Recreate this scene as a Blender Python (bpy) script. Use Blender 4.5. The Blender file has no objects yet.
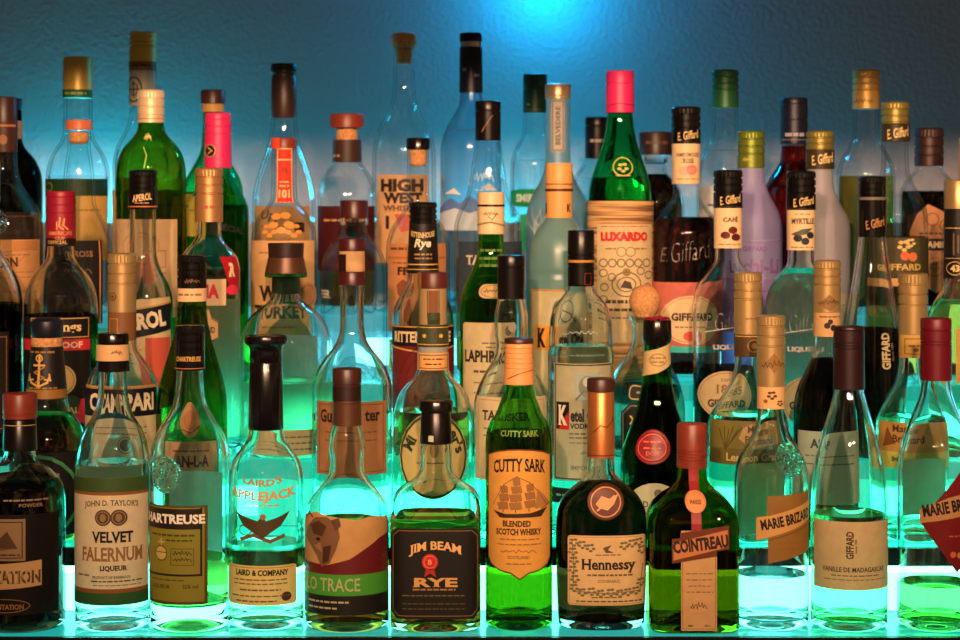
import bpy, bmesh, math, random
from mathutils import Vector
random.seed(7)
scene = bpy.context.scene
COL = scene.collection
F = 2000.0            # focal length in pixels of a 960 px wide picture
HZ = 200.0            # picture row of the horizon
CAMZ = 1.6
# ------------------------------------------------------------------ materials
def lin(c):
    return tuple((v/255/12.92) if v/255 <= .04045 else ((v/255+.055)/1.055)**2.4 for v in c)
_m = {}
def new_mat(name):
    m = bpy.data.materials.new(name); m.use_nodes = True
    nt = m.node_tree; nt.nodes.clear()
    out = nt.nodes.new('ShaderNodeOutputMaterial')
    return m, nt, out
def principled(name, rgb, rough=.5, metal=0., spec=.5, noise=0., bump=0., scale=60., coat=0.):
    k = ('p', name, rgb, rough, metal, noise, bump)
    if k in _m: return _m[k]
    m, nt, out = new_mat(name)
    p = nt.nodes.new('ShaderNodeBsdfPrincipled')
    c = lin(rgb)
    p.inputs['Base Color'].default_value = (*c, 1)
    p.inputs['Roughness'].default_value = rough
    p.inputs['Metallic'].default_value = metal
    p.inputs['Specular IOR Level'].default_value = spec
    p.inputs['Coat Weight'].default_value = coat
    if noise or bump:
        tc = nt.nodes.new('ShaderNodeTexCoord')
        n = nt.nodes.new('ShaderNodeTexNoise'); n.inputs['Scale'].default_value = scale; n.inputs['Detail'].default_value = 5
        nt.links.new(tc.outputs['Object'], n.inputs['Vector'])
        if noise:
            r = nt.nodes.new('ShaderNodeValToRGB')
            r.color_ramp.elements[0].position = .3; r.color_ramp.elements[1].position = .7
            r.color_ramp.elements[0].color = (*[v*(1-noise) for v in c], 1)
            r.color_ramp.elements[1].color = (*[min(1, v*(1+noise)) for v in c], 1)
            nt.links.new(n.outputs['Fac'], r.inputs['Fac']); nt.links.new(r.outputs['Color'], p.inputs['Base Color'])
        if bump:
            b = nt.nodes.new('ShaderNodeBump'); b.inputs['Strength'].default_value = bump; b.inputs['Distance'].default_value = .004
            nt.links.new(n.outputs['Fac'], b.inputs['Height']); nt.links.new(b.outputs['Normal'], p.inputs['Normal'])
    nt.links.new(p.outputs[0], out.inputs[0])
    _m[k] = m
    return m
def paper(rgb, tr=.22):
    k = ('paper', rgb, tr)
    if k in _m: return _m[k]
    m, nt, out = new_mat('paper')
    p = nt.nodes.new('ShaderNodeBsdfPrincipled'); t = nt.nodes.new('ShaderNodeBsdfTranslucent'); x = nt.nodes.new('ShaderNodeMixShader')
    c = lin(rgb)
    tc = nt.nodes.new('ShaderNodeTexCoord'); n = nt.nodes.new('ShaderNodeTexNoise'); n.inputs['Scale'].default_value = 90; n.inputs['Detail'].default_value = 4
    nt.links.new(tc.outputs['Object'], n.inputs['Vector'])
    r = nt.nodes.new('ShaderNodeValToRGB')
    r.color_ramp.elements[0].position = .25; r.color_ramp.elements[1].position = .75
    r.color_ramp.elements[0].color = (*[v*.9 for v in c], 1); r.color_ramp.elements[1].color = (*[min(1, v*1.05) for v in c], 1)
    nt.links.new(n.outputs['Fac'], r.inputs['Fac'])
    nt.links.new(r.outputs['Color'], p.inputs['Base Color']); nt.links.new(r.outputs['Color'], t.inputs['Color'])
    p.inputs['Roughness'].default_value = .6; p.inputs['Specular IOR Level'].default_value = .25
    x.inputs[0].default_value = tr
    nt.links.new(p.outputs[0], x.inputs[1]); nt.links.new(t.outputs[0], x.inputs[2]); nt.links.new(x.outputs[0], out.inputs[0])
    _m[k] = m
    return m
def ink(rgb):
    if not isinstance(rgb, tuple): return rgb
    return principled('printing_ink', rgb, .45, spec=.3)
def glassm(name, tint, rough=0., ior=1.48):
    k = ('g', name, tint, rough)
    if k in _m: return _m[k]
    m, nt, out = new_mat(name)
    g = nt.nodes.new('ShaderNodeBsdfGlass')
    g.inputs['Color'].default_value = (*tint, 1); g.inputs['Roughness'].default_value = rough; g.inputs['IOR'].default_value = ior
    nt.links.new(g.outputs[0], out.inputs[0])
    _m[k] = m
    return m
def glow(name, rgb, strength, gloss=0.):
    m, nt, out = new_mat(name)
    e = nt.nodes.new('ShaderNodeEmission'); e.inputs[0].default_value = (*rgb, 1); e.inputs[1].default_value = strength
    p = nt.nodes.new('ShaderNodeBsdfPrincipled'); p.inputs['Base Color'].default_value = (.06, .07, .07, 1); p.inputs['Roughness'].default_value = .18
    a = nt.nodes.new('ShaderNodeAddShader')
    nt.links.new(e.outputs[0], a.inputs[0]); nt.links.new(p.outputs[0], a.inputs[1]); nt.links.new(a.outputs[0], out.inputs[0])
    return m
def relief(name, tint):
    m = glassm(name, tint); nt = m.node_tree; g = [n for n in nt.nodes if n.type == 'BSDF_GLASS'][0]
    tc = nt.nodes.new('ShaderNodeTexCoord'); n = nt.nodes.new('ShaderNodeTexVoronoi'); n.inputs['Scale'].default_value = 260
    b = nt.nodes.new('ShaderNodeBump'); b.inputs['Strength'].default_value = .9; b.inputs['Distance'].default_value = .004
    nt.links.new(tc.outputs['Object'], n.inputs['Vector']); nt.links.new(n.outputs['Distance'], b.inputs['Height']); nt.links.new(b.outputs['Normal'], g.inputs['Normal'])
    return m
RELIEF = relief('relief_glass', (.97, .99, .985))
CLEAR = glassm('clear_glass', (.965, .985, .98))
def thinglass(name, tint, edge):
    m, nt, out = new_mat(name)
    lw = nt.nodes.new('ShaderNodeLayerWeight'); lw.inputs[0].default_value = .35
    rp = nt.nodes.new('ShaderNodeValToRGB'); rp.color_ramp.elements[0].color = (*tint, 1); rp.color_ramp.elements[1].color = (*edge, 1)
    rp.color_ramp.elements[0].position = .45; rp.color_ramp.elements[1].position = .97
    tr = nt.nodes.new('ShaderNodeBsdfTransparent'); gl = nt.nodes.new('ShaderNodeBsdfGlossy'); gl.inputs['Roughness'].default_value = .01
    fr = nt.nodes.new('ShaderNodeValToRGB'); fe = fr.color_ramp.elements
    fe[0].position = .3; fe[0].color = (.035, .035, .035, 1); fe[1].position = 1; fe[1].color = (.75, .75, .75, 1); fm = fe.new(.8); fm.color = (.14, .14, .14, 1)
    lw2 = nt.nodes.new('ShaderNodeLayerWeight'); lw2.inputs[0].default_value = .5; nt.links.new(lw2.outputs['Facing'], fr.inputs[0])
    mx = nt.nodes.new('ShaderNodeMixShader')
    nt.links.new(lw.outputs['Facing'], rp.inputs[0]); nt.links.new(rp.outputs[0], tr.inputs[0])
    nt.links.new(fr.outputs[0], mx.inputs[0]); nt.links.new(tr.outputs[0], mx.inputs[1]); nt.links.new(gl.outputs[0], mx.inputs[2]); nt.links.new(mx.outputs[0], out.inputs[0])
    return m
THIN = thinglass('thin_clear_glass', (.985, .99, .99), (.35, .45, .45))

def satin(name, c, rough, tw):
    m, nt, out = new_mat(name); p = nt.nodes.new('ShaderNodeBsdfPrincipled')
    p.inputs['Base Color'].default_value = (*c, 1); p.inputs['Roughness'].default_value = rough; p.inputs['Transmission Weight'].default_value = tw; p.inputs['IOR'].default_value = 1.45
    nt.links.new(p.outputs[0], out.inputs[0]); return m
FROST = satin('frosted_glass', (.5, .78, .8), .4, .8)
FROSTW = satin('satin_glass', (.8, .76, .8), .5, .65)
LILAC = satin('lilac_satin_glass', (.66, .6, .95), .5, .65)
BLUEF = satin('blue_frosted_glass', (.36, .72, .92), .4, .7)
GREEN = glassm('green_glass', (.5, .84, .42))
DGREEN = glassm('dark_green_glass', (.34, .6, .3))
EGREEN = glassm('emerald_glass', (.3, .82, .5))
OLIVE = glassm('olive_glass', (.72, .86, .42))
BROWN = glassm('brown_glass', (.62, .4, .2))
VGREEN = glassm('wine_green_glass', (.46, .64, .30))
YGREEN = glassm('yellow_green_glass', (.66, .76, .28))
CBRN = glassm('orange_brown_glass', (.62, .70, .2))
BLACKG = glassm('black_glass', (.25, .2, .16))
REDG = glassm('clear_red_glass', (.9, .8, .8))
def liq(name, c): return glassm(name, c, 0., 1.34)
WATER = liq('clear_spirit', (.97, .99, .98))
AMBER = liq('amber_spirit', (.8, .5, .2))
WHISK = liq('whiskey', (.62, .36, .12))
DARKR = liq('dark_rum', (.2, .1, .05))
BLACKL = liq('black_liqueur', (.1, .05, .045))
REDL = liq('red_liqueur', (.62, .08, .09))
GRNL = liq('green_liqueur', (.55, .85, .4))
PALEG = liq('pale_green_spirit', (.88, .97, .83))
PINKL = liq('rose_liqueur', (.5, .2, .17))
OLIVL = liq('olive_spirit', (.6, .6, .25))
YELL = liq('yellow_spirit', (.93, .85, .5))
GREYL = liq('coffee_liqueur', (.34, .3, .28))
BLK = principled('black_plastic', (14, 11, 11), .2)
BLKM = principled('black_foil', (20, 15, 14), .28, .3)
DBRN = principled('dark_wood', (60, 28, 20), .4, noise=.25)
BRN = principled('brown_foil', (92, 58, 38), .4, .35)
RBRN = principled('red_brown_wood', (130, 48, 32), .4, noise=.2)
ORNG = principled('orange_cap', (205, 108, 66), .45)
GOLD = principled('gold_foil', (190, 158, 104), .36, .55)
OGLD = principled('olive_gold_foil', (150, 136, 66), .36, .5)
COPP = principled('copper_foil', (196, 122, 66), .36, .65)
GRNC = principled('green_foil', (52, 104, 40), .38, .3)
DGRC = principled('dark_green_foil', (22, 66, 40), .4, .2)
REDC = principled('red_foil', (160, 22, 50), .42, .1)
CRIM = principled('crimson_foil', (112, 10, 30), .42, .1)
PINKC = principled('pink_red_foil', (226, 40, 104), .42)
YELC = principled('yellow_foil', (206, 172, 78), .4, .3)
CRMC = principled('cream_foil', (232, 202, 150), .45)
PCHC = principled('peach_foil', (226, 166, 92), .45)
SILV = principled('silver_foil', (190, 190, 185), .3, .8)
CORK = principled('cork', (212, 150, 92), .8, noise=.35, bump=.4, scale=400)
NAVY = principled('navy_foil', (24, 24, 42), .38, .2)
WHT = (238, 232, 215); CRM = (238, 222, 186); TAN = (205, 165, 112); PCH = (240, 196, 148); BK = (14, 12, 12)
GD = (214, 168, 84); RD = (196, 30, 36); BR = (104, 62, 34); DG = (34, 58, 34); GY = (120, 112, 98)
# ------------------------------------------------------------------ mesh helpers
class MB:
    def __init__(s): s.v = []; s.f = []; s.mi = []; s.mats = []
    def m(s, mat):
        if mat not in s.mats: s.mats.append(mat)
        return s.mats.index(mat)
    def add(s, vs, fs, mat):
        o = len(s.v); i = s.m(mat); s.v += vs
        for f in fs: s.f.append(tuple(o+q for q in f)); s.mi.append(i)
    def box(s, x0, y0, z0, x1, y1, z1, mat):
        s.add([(x0,y0,z0),(x1,y0,z0),(x1,y1,z0),(x0,y1,z0),(x0,y0,z1),(x1,y0,z1),(x1,y1,z1),(x0,y1,z1)],
              [(0,3,2,1),(4,5,6,7),(0,1,5,4),(1,2,6,5),(2,3,7,6),(3,0,4,7)], mat)
    def build(s, name, parent=None, smooth=True, angle=40):
        me = bpy.data.meshes.new(name); me.from_pydata(s.v, [], s.f)
        for m in s.mats: me.materials.append(m)
        me.polygons.foreach_set('material_index', s.mi)
        if smooth:
            me.polygons.foreach_set('use_smooth', [True]*len(me.polygons))
            me.update(); me.set_sharp_from_angle(angle=math.radians(angle))
        me.update()
        o = bpy.data.objects.new(name, me); COL.objects.link(o)
        if parent: o.parent = parent
        return o
def pchip(pts):
    ys = [p[0] for p in pts]; hs = [p[1] for p in pts]; n = len(ys)
    d = [(hs[i+1]-hs[i])/(ys[i+1]-ys[i]) for i in range(n-1)]
    m = [0]*n
    m[0] = d[0]; m[-1] = d[-1]
    for i in range(1, n-1):
        if d[i-1]*d[i] <= 0: m[i] = 0
        else:
            w1 = 2*(ys[i+1]-ys[i])+(ys[i]-ys[i-1]); w2 = (ys[i+1]-ys[i])+2*(ys[i]-ys[i-1])
            m[i] = (w1+w2)/(w1/d[i-1]+w2/d[i])
    def f(y):
        if y <= ys[0]: return hs[0]
        if y >= ys[-1]: return hs[-1]
        i = 0
        while y > ys[i+1]: i += 1
        h = ys[i+1]-ys[i]; t = (y-ys[i])/h
        return (2*t**3-3*t*t+1)*hs[i]+(t**3-2*t*t+t)*h*m[i]+(-2*t**3+3*t*t)*hs[i+1]+(t**3-t*t)*h*m[i+1]
    return f
class Surf:
    """A bottle-like surface: half width by height, round or squarish in plan. Lengths are in units of k metres."""
    def __init__(s, cx, k, yb, hw, n=2, dep=1, hn=0, hb=1):
        s.cx, s.k, s.yb, s.hw, s.n, s.dep, s.hn, s.hb = cx, k, yb, hw, n, dep, hn, hb
        s.flat = n > 2.2 or dep != 1
    def sec(s, a):
        if not s.flat: return 2, a
        t = min(1, max(0, (a-s.hn)/max(1, s.hb-s.hn)))
        t = t*t*(3-2*t)
        return 2+(s.n-2)*t, a*(1+(s.dep-1)*t)
    def U(s, x, y):
        a = s.hw(y); d = x-s.cx
        if s.flat: return d
        lim = a*.97
        if abs(d) <= lim: return a*math.asin(d/a)
        return math.copysign(a*math.asin(.97)+(abs(d)-lim), d)
    def pt(s, u, y, off, aref):
        a = s.hw(y); n, b = s.sec(a)
        if not s.flat:
            th = u/aref; X = (a+off)*math.sin(th); Y = -(a+off)*math.cos(th)
        else:
            x = max(-.97*a, min(.97*a, u)); q = abs(x/a)
            yy = b*(1-q**n)**(1/n)
            gx = math.copysign(q**(n-1)/a, x); gy = (yy/b)**(n-1)/b
            g = math.hypot(gx, gy); X = x+off*gx/g; Y = -(yy+off*gy/g)
        return (X*s.k, Y*s.k, (s.yb-y)*s.k)
    def ring(s, a, y, seg):
        n, b = s.sec(a); r = []
        for i in range(seg):
            t = 2*math.pi*i/seg; c, d = math.cos(t), math.sin(t)
            r.append((math.copysign(abs(c)**(2/n), c)*a*s.k, math.copysign(abs(d)**(2/n), d)*b*s.k, (s.yb-y)*s.k))
        return r
def lathe(mb, s, rings, mat, seg=40, knurl=None, inner=None, caps=(True, True)):
    """rings: list of (y, half width). inner: offset taken off both half axes."""
    vs, fs = [], []
    for j, (y, a) in enumerate(rings):
        r = s.ring(max(a, .01), y, seg)
        if knurl and knurl[0] <= y <= knurl[1]:
            r = [(x*(1-.035*(i % 2)), w*(1-.035*(i % 2)), z) for i, (x, w, z) in enumerate(r)]
        vs += r
    for j in range(len(rings)-1):
        for i in range(seg):
            i2 = (i+1) % seg
            fs.append((j*seg+i, j*seg+i2, (j+1)*seg+i2, (j+1)*seg+i))
    # rings run from top to bottom: flip so that normals point out
    fs = [tuple(reversed(f)) for f in fs]
    if caps[0]: fs.append(tuple(range(seg)))
    if caps[1]: fs.append(tuple(reversed(range((len(rings)-1)*seg, len(rings)*seg))))
    mb.add(vs, fs, mat)
# ------------------------------------------------------------------ printing
_tc = {}
SANS = ('CAMPARI', 'CHARTREUSE', 'APEROL', 'COINTREAU', 'LUXARDO', 'GIFFARD', 'MARIE', 'Lemon', 'Margarita', '101', '43', 'Giffard', 'E.', 'Lichi', 'NA', 'CROSS', '151', 'Rye', 'TRACE')
def text_geo(t, bold, shear):
    k = (t, bold, shear)
    if k in _tc: return _tc[k]
    c = bpy.data.curves.new('lettering', 'FONT'); c.body = t; c.size = 1; c.offset = bold; c.shear = shear; c.resolution_u = 2
    o = bpy.data.objects.new('lettering', c)
    me = bpy.data.meshes.new_from_object(o)
    bm = bmesh.new(); bm.from_mesh(me)
    if not any(q in t for q in SANS) and bm.verts:
        top = max(v.co.y for v in bm.verts); lines = [0.0-bold, top]
        lo = [v.co.x for v in bm.verts if abs(v.co.y-(.5+bold)) < .03]
        xh = [v.co.y for v in bm.verts]
        lv = {}
        for e in bm.edges:
            a, c2 = e.verts[0].co, e.verts[1].co
            if len(e.link_faces) == 1 and abs(a.y-c2.y) < .004 and .05 < abs(a.x-c2.x) < .21:
                up = e.link_faces[0].calc_center_median().y > a.y
                lv.setdefault((round(a.y, 3), up), []).append((min(a.x, c2.x), max(a.x, c2.x)))
        for (y, up), segs in lv.items():
            for x0, x1 in segs:
                ya, yb = (y, y+.045) if up else (y-.045, y)
                w = .055
                q = [bm.verts.new(p) for p in ((x0-w, ya, 0), (x1+w, ya, 0), (x1+w, yb, 0), (x0-w, yb, 0))]
                bm.faces.new(q)
    xs = [v.co.x for v in bm.verts]; ys = [v.co.y for v in bm.verts]
    r = None
    if xs:
        r = (bm, min(xs), max(xs), min(ys), max(ys))
    bpy.data.objects.remove(o); bpy.data.curves.remove(c); bpy.data.meshes.remove(me)
    _tc[k] = r
    return r
def T(t, x, y, h, c, w=None, arc=0, rot=0, b=.0, sh=0, L=1): return ('t', t, x, y, h, c, w, arc, rot, b+.02, sh, L)
def P(pts, c, L=1): return ('p', pts, c, L)
def E(x, y, rx, ry, c, L=1, n=20): return ('p', [(x+rx*math.cos(2*math.pi*i/n), y+ry*math.sin(2*math.pi*i/n)) for i in range(n)], c, L)
def R(x0, y0, x1, y1, c, L=1): return ('p', [(x0,y0),(x1,y0),(x1,y1),(x0,y1)], c, L)
def Ln(pts, w, c, L=1): return ('l', pts, w, c, L)
def Fr(x0, y0, x1, y1, w, c, L=1): return ('l', [(x0,y0),(x1,y0),(x1,y1),(x0,y1),(x0,y0)], w, c, L)
def Ri(x, y, rx, ry, w, c, L=1, n=20): return ('l', [(x+rx*math.cos(2*math.pi*i/n), y+ry*math.sin(2*math.pi*i/n)) for i in range(n+1)], w, c, L)
def Mi(x0, x1, y, h, c, L=1): return ('m', x0, x1, y, h, c, L)
def rrect(x0, y0, x1, y1, r, n=4):
    p = []
    for cx, cy, a0 in ((x1-r,y0+r,-90),(x1-r,y1-r,0),(x0+r,y1-r,90),(x0+r,y0+r,180)):
        for i in range(n+1):
            a = math.radians(a0+90*i/n); p.append((cx+r*math.cos(a), cy+r*math.sin(a)))
    return p
def fill(mb, s, pts, off, mat, aref):
    """pts in (u, y): scanline strips laid on the surface."""
    ys = sorted(set(round(p[1], 3) for p in pts)); lv = []
    for a, b in zip(ys, ys[1:]):
        if b-a < .02: continue
        ym = (a+b)/2; sl = 0
        for i in range(len(pts)):
            (xa, ya), (xb, yb) = pts[i], pts[(i+1) % len(pts)]
            if (ya <= ym) != (yb <= ym): sl = max(sl, abs((xb-xa)/(yb-ya)))
        m = max(1, int(math.ceil((b-a)/7)), min(40, int(math.ceil((b-a)*sl/3.5))))
        for i in range(m): lv.append((a+(b-a)*i/m, a+(b-a)*(i+1)/m))
    n = len(pts)
    for y0, y1 in lv:
        ym = (y0+y1)/2; xs = []
        for i in range(n):
            (xa, ya), (xb, yb) = pts[i], pts[(i+1) % n]
            if (ya <= ym) != (yb <= ym):
                g = lambda y: xa+(xb-xa)*(y-ya)/(yb-ya)
                xs.append((g(ym), g(y0), g(y1)))
        xs.sort()
        for (m0, a0, a1), (m1, b0, b1) in zip(xs[::2], xs[1::2]):
            c = max(1, int(math.ceil(max(b0-a0, b1-a1)/4)))
            vs = []
            for i in range(c+1):
                t = i/c
                vs.append(s.pt(a0+(b0-a0)*t, y0, off, aref)); vs.append(s.pt(a1+(b1-a1)*t, y1, off, aref))
            mb.add(vs, [(2*i, 2*i+1, 2*i+3, 2*i+2) for i in range(c)], mat)
def put(mb, s, prints, base=.35, step=.3):
    for p in prints:
        if p[0] == 'p':
            _, pts, c, L = p
            ym = sum(q[1] for q in pts)/len(pts); ar = s.hw(ym)
            fill(mb, s, [(s.U(x, ym), y) for x, y in pts], base+step*L, ink(c), ar)
        elif p[0] == 'l':
            _, pts, w, c, L = p
            ym = sum(q[1] for q in pts)/len(pts); ar = s.hw(ym)
            q = [(s.U(x, ym), y) for x, y in pts]
            for (xa, ya), (xb, yb) in zip(q, q[1:]):
                l = math.hypot(xb-xa, yb-ya)
                if l < 1e-4: continue
                ex, ey = (xb-xa)/l*w*.5, (yb-ya)/l*w*.5
                fill(mb, s, [(xa-ex-ey, ya-ey+ex), (xa-ex+ey, ya-ey-ex), (xb+ex+ey, yb+ey-ex), (xb+ex-ey, yb+ey+ex)], base+step*L, ink(c), ar)
        elif p[0] == 'm':
            _, x0, x1, y, h, c, L = p
            rnd = random.Random(int(x0*13+y*7)); x = x0
            while x < x1:
                w = min(rnd.uniform(2.5, 7), x1-x)
                if w > .6:
                    ar = s.hw(y)
                    fill(mb, s, [(s.U(x, y), y-h/2), (s.U(x+w, y), y-h/2), (s.U(x+w, y), y+h/2), (s.U(x, y), y+h/2)], base+step*L, ink(c), ar)
                x += w+1.1
        else:
            _, t, x, y, h, c, w, arc, rot, b, sh, L = p
            g = text_geo(t, b, sh)
            if not g: continue
            bm0, xa, xb, ya, yb = g
            bm = bm0.copy()
            sy = h/(yb-ya); sx = (w/(xb-xa)) if w else sy
            wid = (xb-xa)*sx
            if wid > 12 and h > 4.5:
                k = int(wid/4)
                for i in range(1, k):
                    bmesh.ops.bisect_plane(bm, geom=bm.verts[:]+bm.edges[:]+bm.faces[:], plane_co=(xa+(xb-xa)*i/k, 0, 0), plane_no=(1, 0, 0))
            ar = s.hw(y); u0 = s.U(x, y); cr, sr = math.cos(math.radians(rot)), math.sin(math.radians(rot))
            vs = []
            bm.verts.ensure_lookup_table()
            for i, v in enumerate(bm.verts):
                v.index = i
                du = (v.co.x-(xa+xb)/2)*sx; dy = (v.co.y-(ya+yb)/2)*sy
                dy -= arc*(2*du/max(wid, 1))**2
                vs.append(s.pt(u0+du*cr-dy*sr, y-(du*sr+dy*cr), base+step*L, ar))
            mb.add(vs, [tuple(v.index for v in f.verts) for f in bm.faces], ink(c))
            bm.free()
# ------------------------------------------------------------------ bottles
ROWZ = [-.425, -.357, -.285, -.212, -.140, -.140]
ROWD = [2.0, 2.12, 2.24, 2.36, 2.48, 2.60]
ROWG = ['bottles on the lowest lit step', 'bottles on the second lit step', 'bottles on the third lit step', 'bottles on the fourth lit step', 'bottles on the top lit step', 'bottles on the top lit step']
ALL = []
class Bottle: pass
def bottle(name, label, cx, row, prof, glass=CLEAR, liquid=None, level=None, n=2, dep=1, dd=0, rz=0, th=2.6, bt=8.0):
    """prof: (picture row, half width) from under the cap down to the widest part; the straight side runs on to the shelf."""
    b = Bottle(); row -= 1
    D = ROWD[row]+dd; k = D/F; z = ROWZ[row]
    yb = HZ-z/k
    pr = list(prof)
    if pr[-1][0] > yb-8: pr = [q for q in pr if q[0] < yb-10]+[(yb-6, pr[-1][1])]
    else: pr = pr+[(yb-6, pr[-1][1])]
    hw = pchip(pr); hb = max(q[1] for q in pr)
    s = Surf(cx, k, yb, hw, n, dep, pr[0][1], hb)
    if row >= 3:
        if glass is CLEAR: glass = THIN
        if liquid is WATER: liquid = THIN
    root = bpy.data.objects.new(name, None); COL.objects.link(root)
    root.empty_display_size = .02
    root.location = ((cx-480)*k, D-2.0, CAMZ+z); root.rotation_euler = (0, 0, math.radians(rz))
    root['label'] = label; root['category'] = 'bottle'; root['group'] = ROWG[row]
    b.s, b.root, b.cx, b.yb, b.k = s, root, cx, yb, k
    y0 = pr[0][0]-2; hbot = pr[-1][1]
    ys = []; y = y0
    while y < yb-6: ys.append(y); y += 3.0 if y < pr[-2][0]+4 else 9.0
    outer = [(y, hw(y)) for y in ys]
    rc = 5.5
    for i in range(5):
        t = math.pi/2*i/4; outer.append((yb-rc*(1-math.sin(t)), hbot-rc*(1-math.cos(t))))
    outer += [(yb-.4, hbot*.8), (yb-3, hbot*.66), (yb-8, hbot*.4), (yb-10, hbot*.12)]
    inner = [(yb-bt-12, hbot*.1), (yb-bt-10, hbot*.36), (yb-bt-3.5, hbot*.62), (yb-bt-.6, hbot*.76), (yb-bt-.5, hbot-th-4), (yb-bt-4, hbot-th-.8)]
    ys2 = [y for y in reversed(ys) if y < yb-bt-8]
    inn = inner+[(y, max(2, hw(y)-th)) for y in ys2]
    mb = MB(); seg = 56 if not s.flat else 96
    rings = outer+inn
    vs = []; fs = []
    # one closed shell: down the outside, across the base, up the inside, over the lip
    def section(lst, off):
        for y, a in lst: vs.extend(s.ring(a, y, seg))
    section(outer, 0); mid = len(outer); section(inn, 0); N = len(rings)
    for j in range(N-1):
        if j == mid-1: continue
        for i in range(seg):
            i2 = (i+1) % seg; fs.append((j*seg+i, (j+1)*seg+i, (j+1)*seg+i2, j*seg+i2))
    fs.append(tuple(reversed(range((mid-1)*seg, mid*seg)))); fs.append(tuple(range(mid*seg, (mid+1)*seg)))
    for i in range(seg):
        i2 = (i+1) % seg; fs.append(((N-1)*seg+i, i, i2, (N-1)*seg+i2))
    mb.add(vs, fs, glass)
    mb.build('glass_body', root, angle=75)
    if liquid:
        lr = [(level, max(1.5, hw(level)-th+.5))]
        lr += [(y, max(1.5, hw(y)-th+.5)) for y in reversed(ys2) if y > level+1]
        lr += [(y+.5, a+(.5 if a > hbot*.6 else 0)) for y, a in reversed(inner) if y > level+1]
        mb = MB(); lathe(mb, s, lr, liquid, seg); mb.build('liquid', root, angle=60)
    ALL.append(b)
    return b
def capsurf(b, y0, y1, h0, h1):
    return Surf(b.cx, b.k, b.yb, lambda y: h0+(h1-h0)*min(1, max(0, (y-y0)/(y1-y0))))
def ringpart(b, rings, mat, name, prints=(), knurl=None, seg=48, angle=35, parent=None):
    s = Surf(b.cx, b.k, b.yb, pchip(rings) if len(rings) > 1 else None)
    mb = MB(); lathe(mb, Surf(b.cx, b.k, b.yb, None), rings, mat, seg, knurl)
    if prints: put(mb, s, prints, .25, .25)
    return mb.build(name, parent or b.root, angle=angle)
def screw(b, y0, y1, hw, mat, prints=(), hw1=None, rings=3, name='cap', frac=.5):
    """a screw cap: knurled head, a few rolled rings, a plain skirt"""
    h1 = hw1 or hw; H = y1-y0; r = [(y0, hw-2.2), (y0+.35, hw-1.0), (y0+1.3, hw-.2), (y0+2, hw)]
    yy = y0+2; st = H*frac/rings
    for i in range(rings):
        e = yy+st
        r += [(yy+.3, hw), (e-2.2, hw), (e-1.6, hw-1.2), (e-.7, hw-1.2), (e, hw)]
        yy = e
    r += [(y1-.4, h1), (y1, h1-.4)]
    mb = MB(); lathe(mb, Surf(b.cx, b.k, b.yb, None), r, mat, 60, (y0+2.1, y0+st-.2))
    if prints: put(mb, capsurf(b, y0, y1, hw, h1), prints, .3, .25)
    return mb.build(name, b.root, angle=35)
def capsule(b, y0, y1, h0, h1, mat, prints=(), name='cap', grooves=()):
    r = [(y0, h0-1.6), (y0+.4, h0-.6), (y0+1.4, h0)]
    f = lambda y: h0+(h1-h0)*(y-y0)/(y1-y0)
    for g in grooves: r += [(g-.8, f(g)), (g-.4, f(g)-.7), (g+.4, f(g)-.7), (g+.8, f(g))]
    r += [(y1-.3, h1), (y1, h1-.3)]
    mb = MB(); lathe(mb, Surf(b.cx, b.k, b.yb, None), r, mat, 48)
    if prints: put(mb, capsurf(b, y0, y1, h0, h1), prints, .3, .25)
    return mb.build(name, b.root, angle=35)
def band(b, y0, y1, h0, h1, mat, prints=(), name='neck_label'):
    """a sleeve round the neck"""
    mb = MB(); S = Surf(b.cx, b.k, b.yb, None)
    lathe(mb, S, [(y0, h0-1.0), (y0, h0), (y1, h1), (y1, h1-1.0)], ink(mat) if isinstance(mat, tuple) else mat, 48, caps=(False, False))
    if prints: put(mb, capsurf(b, y0, y1, h0, h1), prints, .3, .25)
    return mb.build(name, b.root, angle=35)
def lab(b, shape, mat, prints=(), name='label', tr=.22, back=False, off=0):
    mb = MB(); s = b.s
    m = paper(mat, tr) if isinstance(mat, tuple) else mat
    ym = (min(p[1] for p in shape)+max(p[1] for p in shape))/2
    fill(mb, s, [(s.U(x, ym)+(math.pi*s.hw(ym) if back else 0), y) for x, y in shape], .35+off, m, s.hw(ym))
    put(mb, s, prints, .35+off)
    return mb.build(name, b.root, smooth=True, angle=60)
def rect(x0, y0, x1, y1): return [(x0,y0),(x1,y0),(x1,y1),(x0,y1)]
def ell(x, y, rx, ry, n=28): return [(x+rx*math.cos(2*math.pi*i/n), y+ry*math.sin(2*math.pi*i/n)) for i in range(n)]
def prt(b, prints, name='printed_lettering'):
    mb = MB(); put(mb, b.s, prints, .8); return mb.build(name, b.root, angle=60)
def seal(b, x, y, r, mat, prints=(), h=2.2, name='seal'):
    mb = MB(); s = b.s; ar = s.hw(y); u0 = s.U(x, y); n = 28
    prof = [(1.0, -.3), (1.0, h*.6), (.95, h), (.84, h), (.8, h*.6), (.4, h*.65), (.01, h*.7)]
    vs = [s.pt(u0+r*q*math.cos(2*math.pi*i/n), y+r*q*math.sin(2*math.pi*i/n), o, ar) for q, o in prof for i in range(n)]
    fs = [(j*n+i, (j+1)*n+i, (j+1)*n+(i+1) % n, j*n+(i+1) % n) for j in range(len(prof)-1) for i in range(n)]
    mb.add(vs, fs, mat)
    if prints: put(mb, s, prints, h*.75, .3)
    return mb.build(name, b.root, angle=35)
def script(x, y, h, w, c, L=1):
    """a signature-like scrawl"""
    rnd = random.Random(int(x*3+y)); pts = []
    for i in range(15):
        t = i/14; pts.append((x-w/2+w*t, y+h*.5*math.sin(i*2.4)*(.35+.65*rnd.random())-h*.15*math.sin(t*3)))
    return Ln(pts, .8, c, L)
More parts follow.
